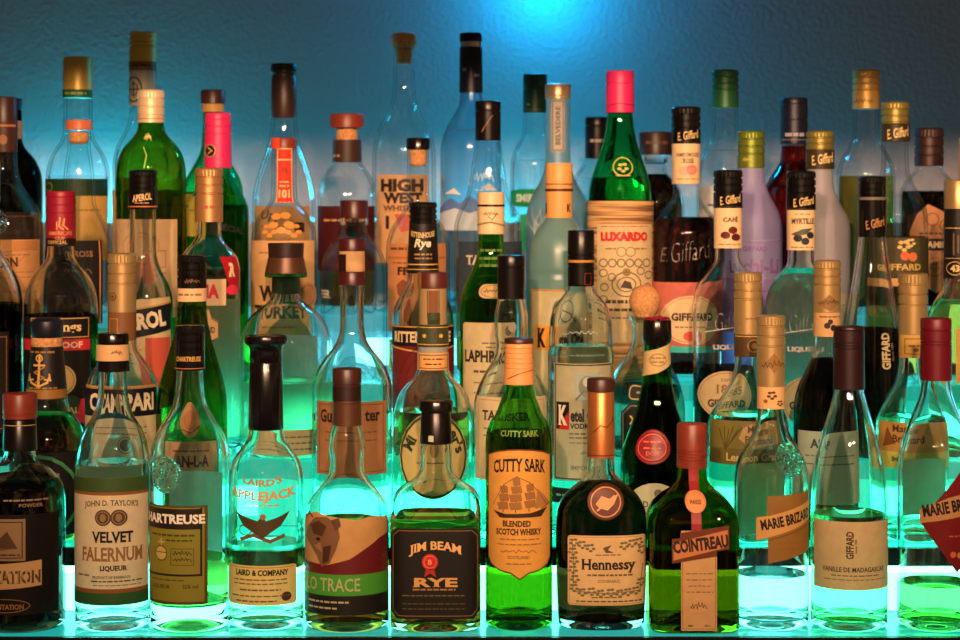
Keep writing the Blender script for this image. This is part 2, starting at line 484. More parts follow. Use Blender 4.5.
def leafy(x, y, r, c, L=1):
    return [E(x+r*.7*math.cos(a), y+r*.7*math.sin(a), r*.45, r*.3, c, L, 8) for a in (.3, 1.5, 2.8, 4.0, 5.2)]
# ================================================================== lowest step
b = bottle('rum_bottle', 'dark rum bottle with orange wood stopper in the near left corner', 20, 1, [(448,14.5),(458,17),(470,32),(488,43),(508,45)], CLEAR, DARKR, 478)
capsule(b, 393, 418, 17, 17, RBRN, name='stopper', grooves=(414,)); capsule(b, 418, 450, 16, 17, BLKM, [Ln([(4,424),(37,424)],.7,GD)], 'neck_foil')
lab(b, rect(-30,508,62,606), (28,22,18), [R(-28,512,35,553,(150,122,86)), Fr(-24,515,32,550,1,(70,50,34),2), E(8,538,18,5,(112,88,60),2), P([(-10,540),(0,527),(8,534),(18,524),(28,541)],(84,62,40),3), Mi(-22,30,547,1.4,(70,50,34),3),
    P([(-25,560),(49,553),(49,578),(-25,585)],(206,166,112)), T('PLANTATION',12,569,13,(88,66,44),78,b=.02), Ri(15,597,24,6.5,.8,(150,112,60)), T('PLANTATION',16,598,5,(170,128,70),36), E(6,587,3,3,(170,128,70),1,5)])
prt(b, [Mi(14,54,494,1.6,(150,120,90)), T('POWDER',40,499,3.4,(150,120,90),24)])
b = bottle('falernum_bottle', 'clear bottle with cream label and green bands reading VELVET', 113, 1, [(368,13.5),(395,15),(412,19),(430,29),(448,35),(468,37.5)], CLEAR, WATER, 462)
capsule(b, 333, 371, 15.5, 16.5, BLK, [R(97,344,130,360,(226,178,122)), script(119,352,5,10,(120,90,60))], grooves=(343,361))
lab(b, rect(76,473,149.5,598), (240,222,182), [R(76,473,149.5,487,(58,84,40)), R(76,487,149.5,490,(140,88,48)), R(76,582,149.5,586,(140,88,48)), R(76,586,149.5,598,(46,92,48)),
    T("JOHN D. TAYLOR'S",118,498,7.5,(92,80,62),56,2), E(110,512,8,8,(80,62,44)), E(125,512,8,8,(80,62,44)), Ri(110,512,6,6,.7,(170,140,100),2), Ri(125,512,6,6,.7,(170,140,100),2), E(110,512,3,4,(150,120,84),2), E(125,512,3,4,(150,120,84),2),
    T('VELVET',119,531,11,(30,24,20),42,b=.015), T('FALERNUM',119,548,14,(150,110,66),66,b=.01), T('LIQUEUR',120,562,6,(40,30,24),27,b=.02), T('PRODUCT OF BARBADOS',118,570.5,2.6,(70,56,44),38), Mi(98,146,574.5,1.3,(70,56,44)), Mi(84,96,569,1.6,(120,100,80)), Mi(100,144,578.5,1,(150,130,100))])
b = bottle('herbal_liqueur_bottle', 'clear bottle with round glass seal and olive green label', 190, 1, [(368,13),(392,14.5),(405,17),(418,24),(432,33),(446,38),(458,39.5)], CLEAR, GRNL, 556, bt=24)
screw(b, 325, 370, 15, BLK, [T('CHARTREUSE',190,358,5,GD,27,b=.01), Ln([(175,367.5),(205,367.5)],.8,(190,120,60))])
seal(b, 170, 470, 18, RELIEF, [Ri(170,470,11,11,1.2,CLEAR), E(170,470,4,7,CLEAR), E(164,476,4,2,CLEAR), E(176,464,4,2,CLEAR)], name='glass_seal')
lab(b, rect(150.5,500,212,597), (98,80,40), [R(150.8,502,209,594,(132,128,44),1), R(150.8,503,207,523,(34,26,20),2), T('CHARTREUSE',172,513,9.5,WHT,78,b=.02,L=3), Ln([(206,503),(206,568),(151,568)],2,(34,26,20),2), Mi(157,200,529,1.8,(70,66,26),2), Mi(172,198,534,1.6,(70,66,26),2),
    E(167,547,6,7,(188,176,96),2), Ri(167,547,6,7,1,(84,76,30),3), Ln([(167,533),(167,541)],1.6,(188,176,96),2), Ln([(164,536),(170,536)],1.4,(188,176,96),2), Ln([(162,546),(172,546)],.8,(84,76,30),3), Fr(177,542,199,558,.7,(84,76,30),2), script(188,547,6,18,(60,56,24),2), script(188,553,4,18,(60,56,24),2), T('LIQUEUR',166,580,4.4,(70,66,26),24,L=2), T('55% vol',196,579,4,(70,66,26),15,L=2), Mi(157,190,573,1.2,(84,80,30),2)])
lab(b, rect(158,476,216,590), (216,212,190), (), 'back_label', tr=.85, back=True)
b = bottle('apple_brandy_bottle', 'clear bottle with flared black cap and eagle printed on the glass', 266, 1, [(427,16.5),(438,18.5),(448,25),(460,33),(474,37),(492,38)], CLEAR, PALEG, 541, dd=.008)
ringpart(b, [(335,17),(336,20.5),(339,21.5),(343,21),(346,17.5),(349,15.8),(352,16),(360,16.2),(361,15.7),(363,15.7),(364,16.2),(428,17.5),(429,17)], BLK, 'cap')
prt(b, [T("LAIRD'S",266,478,7,(170,120,70),40,-4,b=.01), T('APPLEJACK',266,492,12,(196,160,100),72,-5,b=.02), Mi(250,282,500,1.6,(200,140,90)),
    P([(240,506),(252,512),(262,515),(266,510),(270,515),(280,512),(292,506),(284,520),(275,526),(266,533),(257,526),(248,520)],(72,58,36)), Ln([(246,533),(258,529),(274,535),(286,530)],3.5,(104,84,50)), E(267,511,3,3,(150,96,60),2), Ri(250,524,6,5,1,(72,58,36))], 'printed_eagle')
lab(b, rrect(231,559,298,598,3), (232,206,130), [T('LAIRD & COMPANY',265,566,6,(36,26,22),56,b=.02), Mi(238,290,573,1.3,(120,96,60)), Mi(238,290,577,1.2,(120,96,60)), Mi(244,284,583,1.6,(120,96,60)), Mi(236,292,589,1.2,(120,96,60)), E(289,590,4.5,4.5,(70,50,40)), Mi(240,280,594,1.4,(120,60,30)), Ln([(233,561),(296,561)],.7,(160,120,60))])
b = bottle('bourbon_bottle', 'bourbon bottle with torn paper label showing a brown buffalo head', 347, 1, [(424,13.5),(436,17),(448,18.5),(460,17),(470,17.5),(480,22),(492,32),(506,40),(524,42)], CLEAR, WHISK, 520)
capsule(b, 368, 386, 14.5, 14.5, DBRN, name='stopper', grooves=(384,)); capsule(b, 386, 425, 14, 14.5, BRN, [R(333,386,361,400,(40,24,18))], 'neck_foil', grooves=(403,))
lab(b, [(306,512),(318,507),(330,510),(345,512),(360,514),(372,511),(388.6,514),(388.6,588),(306,588)], (208,160,100), [P([(306,556),(330,558),(352,552),(366,543),(380,533),(388.6,529),(388.6,568),(306,568)],(96,26,30)), R(306,567,388.6,588,(70,150,50),2), R(306,588,388.6,607,(26,26,22),2),
    P([(311,522),(318,512),(330,511),(341,518),(343,530),(339,543),(333,556),(325,560),(320,549),(314,540),(309,532)],(118,84,58),3), P([(314,520),(322,515),(330,520),(326,530),(317,528)],(78,50,34),4), P([(327,540),(335,538),(332,554),(326,557)],(66,42,30),4), P([(334,514),(342,511),(344,519),(339,524)],(86,58,40),4), E(322,533,2,1.6,(30,20,16),5), P([(318,540),(324,536),(326,546)],(150,112,78),4), Ln([(316,512),(312,508),(310,513)],1.6,(60,44,30),4),
    T('BUFFALO TRACE',317,577,13,(170,176,130),98,b=-.01,L=3), Mi(312,352,594,1.8,(180,170,140),3), Mi(312,340,600,1.8,(180,170,140),3), Ln([(306,588),(388,588)],.8,(40,60,30),3)])
b = bottle('rye_whiskey_bottle', 'squat square rye whiskey bottle with black cut-corner label and red rosette', 436, 1, [(441,14.5),(452,16),(468,16.5),(476,20),(484,30),(491,39),(499,44),(508,45)], CLEAR, WHISK, 514, n=5, dep=.86)
capsule(b, 400, 411, 17, 17, BLK); capsule(b, 411, 443, 15, 16, BLKM, [R(429,434,434,440,(180,190,160))], 'neck_foil')
lab(b, [(392.5,528),(398,522),(474,522),(479.5,528),(479.5,604),(474,611),(398,611),(392.5,604)], (24,22,18), [Ln([(395,530),(400,524.5),(472,524.5),(477,530),(477,602),(472,608),(400,608),(395,602),(395,530)],.9,(120,92,52)), T('JIM BEAM',436,540,11,(226,176,110),52,5,b=.01), E(431,555,8,8,(190,40,36)), Ri(431,555,6,6,.9,(230,120,90),2), T('B',431,555,5,(240,160,120),L=2), P([(427,562),(431,560),(435,562),(437,570),(431,566),(425,570)],(170,36,32)),
    T('RYE',436,575,9,(206,156,92),44,b=.02), Mi(414,456,582,1.8,(150,110,66)), Mi(404,466,588,1.2,(110,84,50)), Mi(404,466,596,1.2,(80,66,40)), Mi(404,466,601,1.2,(80,66,40))], tr=.05)
b = bottle('scotch_bottle', 'green scotch bottle with orange yellow label showing a sailing ship', 519, 1, [(382,14),(394,16),(406,20.5),(414,23.5),(422,29),(432,32.5),(446,33.5)], GREEN, AMBER, 432)
capsule(b, 338, 343, 14.5, 14.5, DBRN, name='cap_top'); capsule(b, 343, 384, 14, 15.5, principled('ribbed_tan_foil', (226,158,92), .42), [Ln([(508,378),(520,372),(532,369)],.8,(120,70,36))], grooves=(348,353,358,363,368))
lb = [(489,452),(497,448),(508,446),(519,445.5),(530,446),(541,448),(549,452),(549,553),(546,560),(538,565),(528,567),(519,573),(510,567),(500,565),(492,560),(489,553)]
lab(b, lb, (240,176,84), [Ln(lb+[lb[0]],1.4,(92,50,24)), T('CUTTY SARK',519,460.5,13,(40,26,20),56,3,b=.01),
    P([(494,506),(505,509),(530,508),(546,503),(540,512),(500,513)],(60,38,24)), Ln([(503,507),(504,480)],.8,(60,38,24)), Ln([(515,507),(516,472)],.8,(60,38,24)), Ln([(528,506),(529,478)],.8,(60,38,24)), Ln([(540,504),(550,498)],.8,(60,38,24))]
    + [P([(x-w,y),(x+w*.8,y-1),(x+w,y+6),(x-w*.7,y+7)],(150,104,58),2) for x,y,w in ((504,482,4),(504,490,5),(503,498,5.5),(516,474,4),(516,482,5.5),(515,490,6.5),(515,498,6.5),(529,480,4),(529,488,5.5),(529,496,6))]
    + [P([(534,504),(548,499),(536,484)],(170,122,70),2), Ln([(494,500),(504,480),(516,472),(529,478),(545,500)],.5,(80,52,30),2), T('BLENDED',516,518.5,6,(50,32,24),28,b=.02), T('SCOTCH WHISKY',518,526.5,6.5,(50,32,24),47,b=.02), Mi(500,538,534,1.2,(150,104,56)), Mi(498,540,539,1.2,(150,104,56)), script(518,546,4,34,(150,104,56)), T('SCOTLAND',518,551.5,3,(130,86,44),22), Mi(506,530,558,1.2,(150,104,56))])
prt(b, [T('CUTTY SARK',519,430,6,(120,150,60),38)], 'raised_lettering')
b = bottle('cognac_bottle', 'wide shouldered dark cognac bottle with cream vine bordered label and copper medallion', 601, 1, [(455,13),(472,14),(480,20),(488,30),(498,39),(512,44.5),(535,45.5),(590,44.5),(620,43)], CLEAR, DARKR, 481, n=2.5, dep=.62)
capsule(b, 378, 391, 14, 14, DBRN, name='cap_top'); capsule(b, 391, 457, 13.2, 14, COPP, [Ln([(593,431),(600,424),(606,426),(613,417)],.9,(80,44,24)), Ln([(587,454),(615,454)],1.2,(120,40,26))])
seal(b, 604, 498, 18, principled('copper_medallion', (84,46,28), .5, .4), [Ri(604,498,14.5,14.5,1.4,(220,150,100)), P([(594,500),(600,492),(608,495),(616,490),(612,500),(606,506),(598,504)],(224,160,104)), Ln([(596,506),(612,492)],1.6,(224,160,104),2)], name='medallion')
lab(b, rrect(567,531,644,600,3), (236,200,140), [T('Hennessy',607,561,14,(36,28,24),54,b=.01), Mi(586,632,570,1.8,(110,90,64)), T('COGNAC',607,576,3,(120,96,66),22), P([(601,543),(610,540),(606,545),(612,548),(604,548)],(96,80,60)), Mi(594,620,550,1,(110,90,64)), Mi(590,620,592,1.2,(110,90,64)), Mi(575,640,596,1.4,(96,70,44))]
    + sum([leafy(x,y,4.5,(120,108,76)) for x,y in ((573,538),(581,540),(589,543),(572,547),(573,556),(572,565),(574,574),(573,583),(581,587),(590,586),(599,588),(609,587),(618,588),(626,587),(634,586),(639,578),(622,541),(630,539),(637,538),(640,546))], [])
    + [Ln([(571,536),(573,560),(572,586),(605,588),(638,586),(641,560)],.8,(110,96,66)), Fr(568.5,532.5,642.5,598.5,.6,(190,140,80))])
b = bottle('orange_liqueur_bottle', 'square brown glass liqueur bottle with slanted banner label and red ribbon', 692, 1, [(464,14),(478,15),(487,21),(495,31),(506,40),(518,44),(530,44.5)], CBRN, WHISK, 492, n=6, dep=.92, dd=-.004)
capsule(b, 423, 467, 15, 15.5, RBRN, grooves=(450,453,456,459))
prt(b, [P([(687.5,466),(696.5,466),(697,524),(687,524)],(150,34,34))], 'ribbon')
seal(b, 692, 497, 10.5, principled('peach_seal', (226,150,96), .5), [T('PARIS',692,497,4,(110,60,36),11)], 2.6, 'oval_seal')
lab(b, rect(677,524,712,622), (226,180,122), [Mi(682,708,566,1.1,(150,112,72)), Mi(682,708,572,1.1,(150,112,72)), Mi(684,706,578,1.1,(150,112,72)), Mi(682,708,584,1.1,(150,112,72)), E(694,598,10,7,(206,160,106)), script(694,598,7,16,(130,96,60),2), Mi(684,690,617,1.4,(120,90,60)), Mi(700,706,617,1.4,(120,90,60)), Ln([(678.5,526),(678.5,620),(710.5,620),(710.5,526)],.7,(160,120,76))])
lab(b, [(668,532),(676,531),(676,526),(724,519),(724,542),(712,544),(712,549),(668,556)], (120,62,36), [T('COINTREAU',696,537,13,(52,30,24),54,0,7,b=.03,L=2), P([(669.5,536),(722.5,523),(722.5,540),(669.5,553)],(196,126,78))], 'banner_label', off=.6)
b = bottle('crystal_liqueur_bottle', 'clear bottle with slanted gold diamond banner label, gold cap and glass seal', 771, 1, [(407,13),(420,14.5),(432,18),(446,26),(458,32.5),(470,36),(484,37.5)], CLEAR, WATER, 572, dd=.006)
screw(b, 315, 386, 14.2, GOLD, [P([(772,352),(780,362),(772,372),(764,362)],(150,108,56)), script(772,364,8,22,(90,60,30),2)], frac=.42); band(b, 386, 408, 14, 14, (226,180,120), [*leafy(770,394,4.5,(84,52,36)), *leafy(778,402,3,(84,52,36)), E(764,400,2,2,(150,90,50))])
seal(b, 786, 456, 16, RELIEF, [Ri(786,456,10,10,1.2,CLEAR), *leafy(786,456,6,CLEAR)], name='glass_seal')
lab(b, [(762,491),(806,487),(807,545),(763,557)], (160,116,56), [P([(752,512),(764,510),(806.5,496),(806.5,515),(764,531),(752,535)],(206,158,92)), T('MARIE BRIZARD',784,514,10.5,(40,26,20),58,0,11,b=.02,L=2), Mi(772,800,537,1.8,(150,104,44)), Mi(774,798,543,1.4,(150,104,44)), Ln([(763,534),(806,519)],.8,(110,70,30),2)])
lab(b, rect(752,468,806,540), (206,206,160), (), 'back_label', tr=.85, back=True)
b = bottle('vanilla_liqueur_bottle', 'clear bottle with dark foil cap and plain cream label with upright lettering', 849, 1, [(387,14),(400,17),(420,23),(445,30),(470,35),(492,37.3),(512,38)], CLEAR, liq('green_tinted_spirit', (.66,.97,.66)), 512)
capsule(b, 326, 389, 15.3, 15.8, principled('dark_wine_foil', (44,20,22), .4, .2), grooves=(330,342,345,348))
lab(b, rect(812.5,516,885.5,583), (238,206,156), [T('GIFFARD',843,539,7.5,(60,44,34),27,0,90,b=.01), T('depuis 1885',849,540,2.6,(90,70,54),14,0,90), T('VANILLE DE MADAGASCAR',848,563,4.8,(70,52,40),68), Mi(826,872,569,1.1,(130,104,76)), Mi(820,880,573,.9,(150,120,90))], tr=.3)
b = bottle('fruit_liqueur_bottle', 'clear bottle with crimson cap and red diamond label, green liquid at its bottom', 936, 1, [(377,14),(392,16),(408,21),(425,28),(442,33.5),(460,37),(478,38.5)], CLEAR, GRNL, 581)
capsule(b, 318, 380, 15.3, 15.6, CRIM, grooves=(330,341,344))
lab(b, [(951,468),(973,500),(974,530),(948,566),(913,516),(918,508)], (140,30,32), [P([(913,504),(940,492),(974,482),(974,506),(945,512),(913,518)],(200,150,96)), T('MARIE BRIZARD',947,500,12,(40,26,20),66,0,10,b=.02,L=2), Mi(940,960,530,1.4,(200,100,70)), E(944,548,3,3,(226,110,70)), E(951,549,3,3,(206,150,70))])
lab(b, rect(918,463,968,520), (214,206,170), (), 'back_label', tr=.85, back=True)
# ================================================================== second step
b = bottle('spiced_rum_bottle', 'amber rum bottle with tapered black neck label bearing a gold anchor', 47, 2, [(396,20),(406,22),(418,29),(430,35),(446,38)], CLEAR, AMBER, 412)
ringpart(b, [(317.5,8),(318.5,12.5),(321,15.5),(326,16.3),(334,15.8),(338,14.5)], NAVY, 'stopper'); ringpart(b, [(337,14.5),(338,15.2),(343,15.6),(347,15)], CORK, 'cork_ring')
band(b, 346, 398, 15.8, 20.6, (30,24,24), [R(26,388,70,397,(150,104,44)), Ln([(43,354),(43,384)],2.4,GD), Ri(43,357,3,3,1.3,GD), Ln([(38,364),(48,364)],2,GD), Ln([(33,376),(35,381),(43,385),(51,381),(53,376)],2,GD), Ln([(33,373),(32,379),(37,378)],1.6,GD), Ln([(53,373),(54,379),(49,378)],1.6,GD), Ln([(48,366),(38,371),(48,376),(40,381)],1.3,(160,120,60)), Mi(32,58,351,2,(150,110,60)), Mi(32,60,386.5,1.6,(150,110,60))])
lab(b, rect(10,448,84,530), (30,26,24), [Ri(48,492,34,40,3.5,(60,130,84)), Mi(30,66,470,2,(160,120,70)), E(48,492,12,12,(170,120,60))])
b = bottle('bitter_aperitif_bottle', 'slim clear bottle with gold cap and dark blue band, behind the falernum', 122, 2, [(338,13.8),(350,16),(360,22),(370,29),(380,33.5),(394,36)], CLEAR, WATER, 400)
screw(b, 253, 312, 14.2, GOLD, [E(115,296,4,4,(90,64,40)), Ri(115,296,2.4,2.4,.7,(190,140,80),2)], frac=.5); band(b, 312, 340, 14.1, 14.2, (126,84,48), [Fr(112,318,120,336,.8,(190,140,80))])
lab(b, rect(87,385,157.5,474), (240,218,170), [R(87,385,157.5,413,(22,22,32)), R(87,383,157.5,386,(206,160,92)), T('CAMPARI',128,399,18,(244,224,186),72,b=.02,L=2), Mi(96,150,424,1.4,(170,130,80)), Mi(96,150,430,1.4,(170,130,80)), E(133,441,6,6,(120,92,52)), Ri(133,441,8,8,.8,(120,92,52)), Mi(96,150,456,1.4,(170,130,80))])
b = bottle('vermouth_bottle', 'sloping green wine bottle with black screw cap and cream neck seal', 192, 2, [(299,14.2),(315,15),(335,18.5),(355,24),(375,30),(395,34),(412,35)], VGREEN)
screw(b, 255, 289, 14.6, BLK, [script(194,281,5,14,(120,84,60))], frac=.6); band(b, 288, 301, 14.8, 15, (232,190,140), [Mi(180,204,294,2,(150,110,80))], 'paper_seal')
lab(b, rect(163,438,225,532), (240,190,140), [T('AN-L-A',197,457,11,(50,40,36),40,b=.02), Mi(176,216,447,1.6,(150,90,60)), Mi(176,216,467,1.4,(150,100,70)), Mi(176,216,472,1.4,(150,100,70))])
lab(b, ell(195,416,12,18), (236,170,110), [E(195,416,7,11,(206,120,70)), Ln([(186,426),(196,430),(206,422)],1.2,(110,60,36))], 'oval_label')
b = bottle('whiskey_bottle', 'clear whiskey bottle with two black rings round its cork neck, behind the bourbon', 352, 2, [(283,13),(300,12),(325,12.2),(340,15),(350,21),(360,29),(372,36),(388,40)], CLEAR, WATER, 412, dd=.004)
capsule(b, 238, 251, 13.5, 13.5, principled('dark_red_wax', (70,20,22), .35), name='stopper'); ringpart(b, [(250,12),(251,13),(271,13),(272,12)], principled('pale_cork', (190,150,100), .6, noise=.3), 'cork', [R(337,254,347,271,(44,20,18))]); capsule(b, 271, 285, 13.6, 13.6, principled('dark_red_wax', (70,20,22), .35), name='wax_ring')
lab(b, rect(319,398,387,470), (176,122,80), [T('Gu',329,412,13,(44,30,24),15,b=.01), T('ter',374,412,11,(44,30,24),18,b=.01), Mi(328,378,428,1.4,(120,80,50)), Mi(328,378,436,1.4,(120,80,50)), Fr(322,401,384,467,.7,(110,70,44))])
b = bottle('bourbon_bottle', 'clear bourbon bottle with green starred neck band and oval cream label', 433, 2, [(367,15),(376,19),(386,28),(396,35),(410,38.7),(424,40)], CLEAR, PALEG, 410)
capsule(b, 272, 288, 15, 15, principled('maroon_stopper', (86,36,30), .4), [R(416,272,422,288,(150,110,60))], 'stopper'); 
ringpart(b, [(287,12),(287.5,14),(324,14),(325,13)], principled('neck_wrap', (168,138,92), .4), 'neck_wrap', [P([(429,290),(438,290),(438,318),(429,318)],(120,70,36)), Ln([(428,290),(428,318)],.8,(60,40,24)), Ln([(439,290),(439,318)],.8,(60,40,24)), R(428,312,440,326,(50,60,36),2)])
band(b, 324, 346, 15.6, 15.8, (62,66,40), [E(425,335,2.2,2.2,GD,1,5), E(441,335,2.2,2.2,GD,1,5), Ln([(417,326.5),(449,326.5)],.8,GD), Ln([(417,343.5),(449,343.5)],.8,GD)]); band(b, 346, 352, 15, 15, (150,150,140), name='paper_strip'); band(b, 352, 369, 15.6, 16, (222,162,96), [Fr(420,354,447,367,.7,(90,60,36)), Mi(424,444,358,1.4,(100,66,40)), Mi(426,442,363,1.4,(100,66,40))], 'paper_label')
lab(b, ell(434,452,33,44), (222,200,128), [Ri(434,452,31.5,42,2.6,(50,70,40)), T('Mi',411,439,12,(40,60,44),15,0,64,b=.02), T('cht',434,420,10,(40,60,44),22,b=.02), T("er's",457,437,12,(40,60,44),24,0,-66,b=.02), Mi(418,452,458,1.4,(110,96,50)), Mi(420,450,468,1.4,(110,96,50)), E(434,445,8,8,(150,130,70))])
b = bottle('single_malt_bottle', 'clear bulb necked bottle with black cap, behind the ship label bottle', 511, 2, [(297,13),(306,15),(318,17),(332,16.8),(344,15.3),(354,16.5),(364,21),(376,28),(390,34),(404,37)], CLEAR, None)
capsule(b, 255, 299, 13.8, 13.4, BLKM, grooves=(267,))
prt(b, [script(517,356,10,20,(206,200,180)), script(520,372,7,30,(206,200,180)), script(518,383,6,24,(206,200,180)), Mi(504,530,366,1.4,(206,200,180)), E(512,326,4,5,(130,124,110))], 'printed_script')
lab(b, rect(476,394,546,476), (240,218,170), [T('TALISKER',506,412,10,(70,60,48),54,b=.01), Mi(484,530,425,1.4,(150,124,90)), Mi(484,530,432,1.4,(150,124,90)), Fr(479,397,543,473,.6,(190,160,110))])
b = bottle('vodka_bottle', 'clear VODKA bottle with black capped neck and cream label with red black square', 581, 2, [(284,13),(291,15),(298,20.5),(307,27),(318,30.5),(332,31.8),(343,32),(347,31.2),(351,33),(360,33.2)], CLEAR, WATER, 345)
capsule(b, 230, 286, 13.4, 13.2, BLKM, [Ln([(568,261),(594,261)],2.6,(190,130,60)), Fr(584,273,590,284,.7,(130,40,34))], grooves=(255,266))
prt(b, [script(580,331,5,30,(150,160,150)), Mi(560,602,353,1.6,(90,120,110))], 'raised_lettering')
lab(b, rect(553.5,361,611,476), (232,226,186), [Fr(555,362.5,609.5,474.5,1.3,(60,50,44)), R(573,370,598,398,(150,160,146)), E(586,384,9,11,(110,118,106),2), E(586,379,5,5,(170,176,160),3), Ln([(575,396),(582,388),(590,390),(597,396)],1.6,(90,96,86),3), R(556,399,568,426,(30,24,22)), P([(558,426),(568,408),(568,426)],(190,40,34),2), T('K',562,412,20,(236,226,200),10,b=.03,L=3), T('etel One',585,412,13,(34,30,28),32,b=.02), T('VODKA',580,422.5,5.5,(44,40,36),24,b=.02), Mi(568,600,430,1.5,(110,110,96)), Mi(568,600,434,1.5,(110,110,96)), Mi(568,590,439,1.2,(130,130,110)), script(586,449,4,14,(130,150,140)), T('IMPORTED',584,463.5,4,(110,130,120),30)], tr=.55)
lab(b, rect(550,484,612,499), (40,50,50), [Mi(556,606,491,2,(150,190,180))], 'volume_strip')
b = bottle('herbal_liqueur_bottle', 'very dark bottle with red wax seal and slanted cream paper neck band', 657, 2, [(343,13),(365,13.6),(385,15.5),(405,19.5),(422,25),(438,31),(452,35),(468,36.5)], DGREEN, DARKR, 385)
ringpart(b, [(317.5,10),(318,12.5),(321,14.2),(338,14.6),(341,13.5),(345,13)], BLK, 'cap', [E(657,319,1,1,BLK)]); ringpart(b, [(316.8,8),(317,11.5),(319.5,13.6),(320,12)], REDC, 'cap_top')
lab(b, [(642,352),(656,348),(672,341),(672,362),(656,372),(642,376)], (226,196,136), [Ri(657,359,8,6,.8,(150,120,70)), Mi(650,664,357,1.4,(150,120,70)), Mi(650,664,361,1.4,(150,120,70))], 'paper_band')
seal(b, 650, 443, 17, principled('red_wax', (140,26,30), .4), [Ri(650,443,12.5,12.5,.9,(226,110,90)), Mi(642,658,438,1.6,(226,110,90)), Mi(642,658,444,1.6,(226,110,90)), T('DOM',650,449,4,(226,110,90),12)], 3, 'wax_seal')
lab(b, ell(652,506,28,28), (206,206,170), [E(655,488,4,4,(110,100,80)), T('D.O.M.',652,499,6,(60,70,60),24), Mi(636,668,508,1.4,(110,110,90)), Mi(636,668,514,1.4,(110,110,90))])
b = bottle('lemongrass_liqueur_bottle', 'tall necked bottle with olive label reading Lemon Grass, gold cap', 748, 2, [(354,12.6),(368,14),(382,18),(394,25),(406,33),(416,38),(426,40)], CLEAR, PALEG, 414)
screw(b, 272, 334, 13.8, GOLD, [Mi(744,760,318,1.2,(130,90,50))], frac=.42); band(b, 334, 356, 13.8, 13.8, (86,62,34), [Ri(752,345,6,6,1,(170,130,70)), E(752,345,3,3,(150,110,56)), Ln([(735,335.5),(762,335.5)],.8,GD)])
lab(b, rect(709,417,787,460), (136,124,62), [*[Ln([(722,446),(717+i*4,426-(i%2)*3)],1.2,(86,80,36)) for i in range(6)], P([(738,424),(752,416.5),(775,416.5),(775,440),(745,443),(734,434)],(176,150,92)), T('Marie',752,425,7,(84,56,36),20,L=2), T('Brizard',754,435,7.5,(84,56,36),28,L=2), R(709,444,787,460,(106,96,46)), T('Lemon Grass',750,452.5,8,(206,190,130),58,L=2)])
b = bottle('blackcurrant_liqueur_bottle', 'gold capped bottle holding dark liqueur with berries on its peach neck label', 827, 2, [(334,13.2),(346,13.5),(358,16),(370,21.5),(384,28),(398,32),(412,33.5)], CLEAR, BLACKL, 358)
screw(b, 260, 312, 13.6, GOLD, [P([(827,294),(837,304),(827,310),(817,304)],(140,104,60)), script(827,302,6,20,(90,64,36),2)], frac=.45); band(b, 312, 336, 13.6, 13.6, (206,164,110), [E(825,325,3,3,(40,28,34)), E(831,327,3,3,(40,28,34)), E(828,321,2.5,2.5,(60,40,44)), Mi(818,838,316,1.2,(120,90,60))])
lab(b, rect(796,428,859,500), (196,216,190), [T('AP',812,440,9,(60,80,76),15,b=.02), Mi(802,850,452,1.4,(110,130,110)), Mi(802,850,460,1.4,(110,130,110))])
b = bottle('margarita_liqueur_bottle', 'gold capped tall necked bottle with orange label, beside the crimson capped bottle', 913, 2, [(355,13.2),(368,14),(382,18),(394,24.5),(406,31),(417,35.5),(430,37)], CLEAR, PALEG, 416)
screw(b, 273, 334, 14.6, GOLD, (), frac=.5); band(b, 334, 357, 14, 14, (206,164,84), [Fr(903,338,923,353,.8,(130,90,40)), Mi(906,920,345,1.6,(120,84,40)), E(913,349,3,2,(130,90,44))])
lab(b, rect(877,419,948,464), (226,170,92), [P([(883,424),(890,440),(880,444)],(140,84,40)), T('Marie',896,425,7,(84,60,40),22), T('Brizard',900,435,7.5,(84,60,40),30), R(877,448,948,464,(206,206,96)), T('Margarita',908,456,7,(110,110,50),48,L=2)])
# ================================================================== third step
b = bottle('rum_bottle', 'bottle of near black liquid cut by the left frame edge, clear round shoulder', -14, 3, [(200,12),(235,13),(252,16),(264,23),(276,30),(290,34.5),(304,36)], CLEAR, BLACKL, 303)
capsule(b, 160, 202, 14, 14, BLKM)
lab(b, rect(-48,330,14,430), (36,24,22), [Fr(-40,335,12,425,1,(140,100,60))], tr=.05)
b = bottle('black_rum_bottle', 'red capped dark rum bottle with black and red label edged in gold', 61, 3, [(244,13.2),(256,14),(264,18),(272,25),(282,31),(294,35),(308,36.5)], CLEAR, BLACKL, 314)
capsule(b, 191, 246, 14.4, 14.8, REDC, [R(45,238,77,246,(30,20,20)), T('OFFICIAL',60,242,3.6,GD,20,L=2), T("AMERICA'S",63,233,4,(230,150,90),25), T("CUP",63,238,3,(230,150,90),10), Ln([(63,218),(62,226),(66,229)],1.6,(236,160,96)), Ln([(67,219),(66,225),(70,229)],1.6,(236,160,96)), Ln([(60,222),(60,229)],1.3,(236,160,96))], grooves=(197,205,213))
lab(b, rect(27,315,93,420), (26,20,20), [Fr(38,316.5,92,335,.9,GD), T('Goslings',64,326,12,(226,196,136),50,b=.01), R(27,337,93,348,(206,44,54)), T('151 PROOF',66,342.5,6.5,(240,200,170),48,b=.02,L=2), E(69,377,13,15,(220,178,116)), Ri(69,377,11,13,.8,(150,110,60),2), P([(70,394),(80,392),(92,402),(92,420),(66,420)],(40,56,40)), T('SEAL',76,407,6,(220,190,130),20,L=2), P([(80,420),(86,396),(93,396),(93,420)],(196,40,60),2)], tr=.05)
b = bottle('aperitif_bottle', 'clear bottle with black cap and tilted black band across a cream label', 143, 3, [(207,13.2),(250,13.3),(262,15),(274,20),(286,26),(297,29),(310,29.6)], CLEAR)
screw(b, 170, 209, 14.2, BLK, [T('APEROL',144,197.5,7,(236,196,140),20,0,8,b=.01,sh=.2), Ln([(129,206.5),(157,206.5)],1.2,(200,110,60)), Mi(137,151,203,1,(200,150,100))], frac=.45)
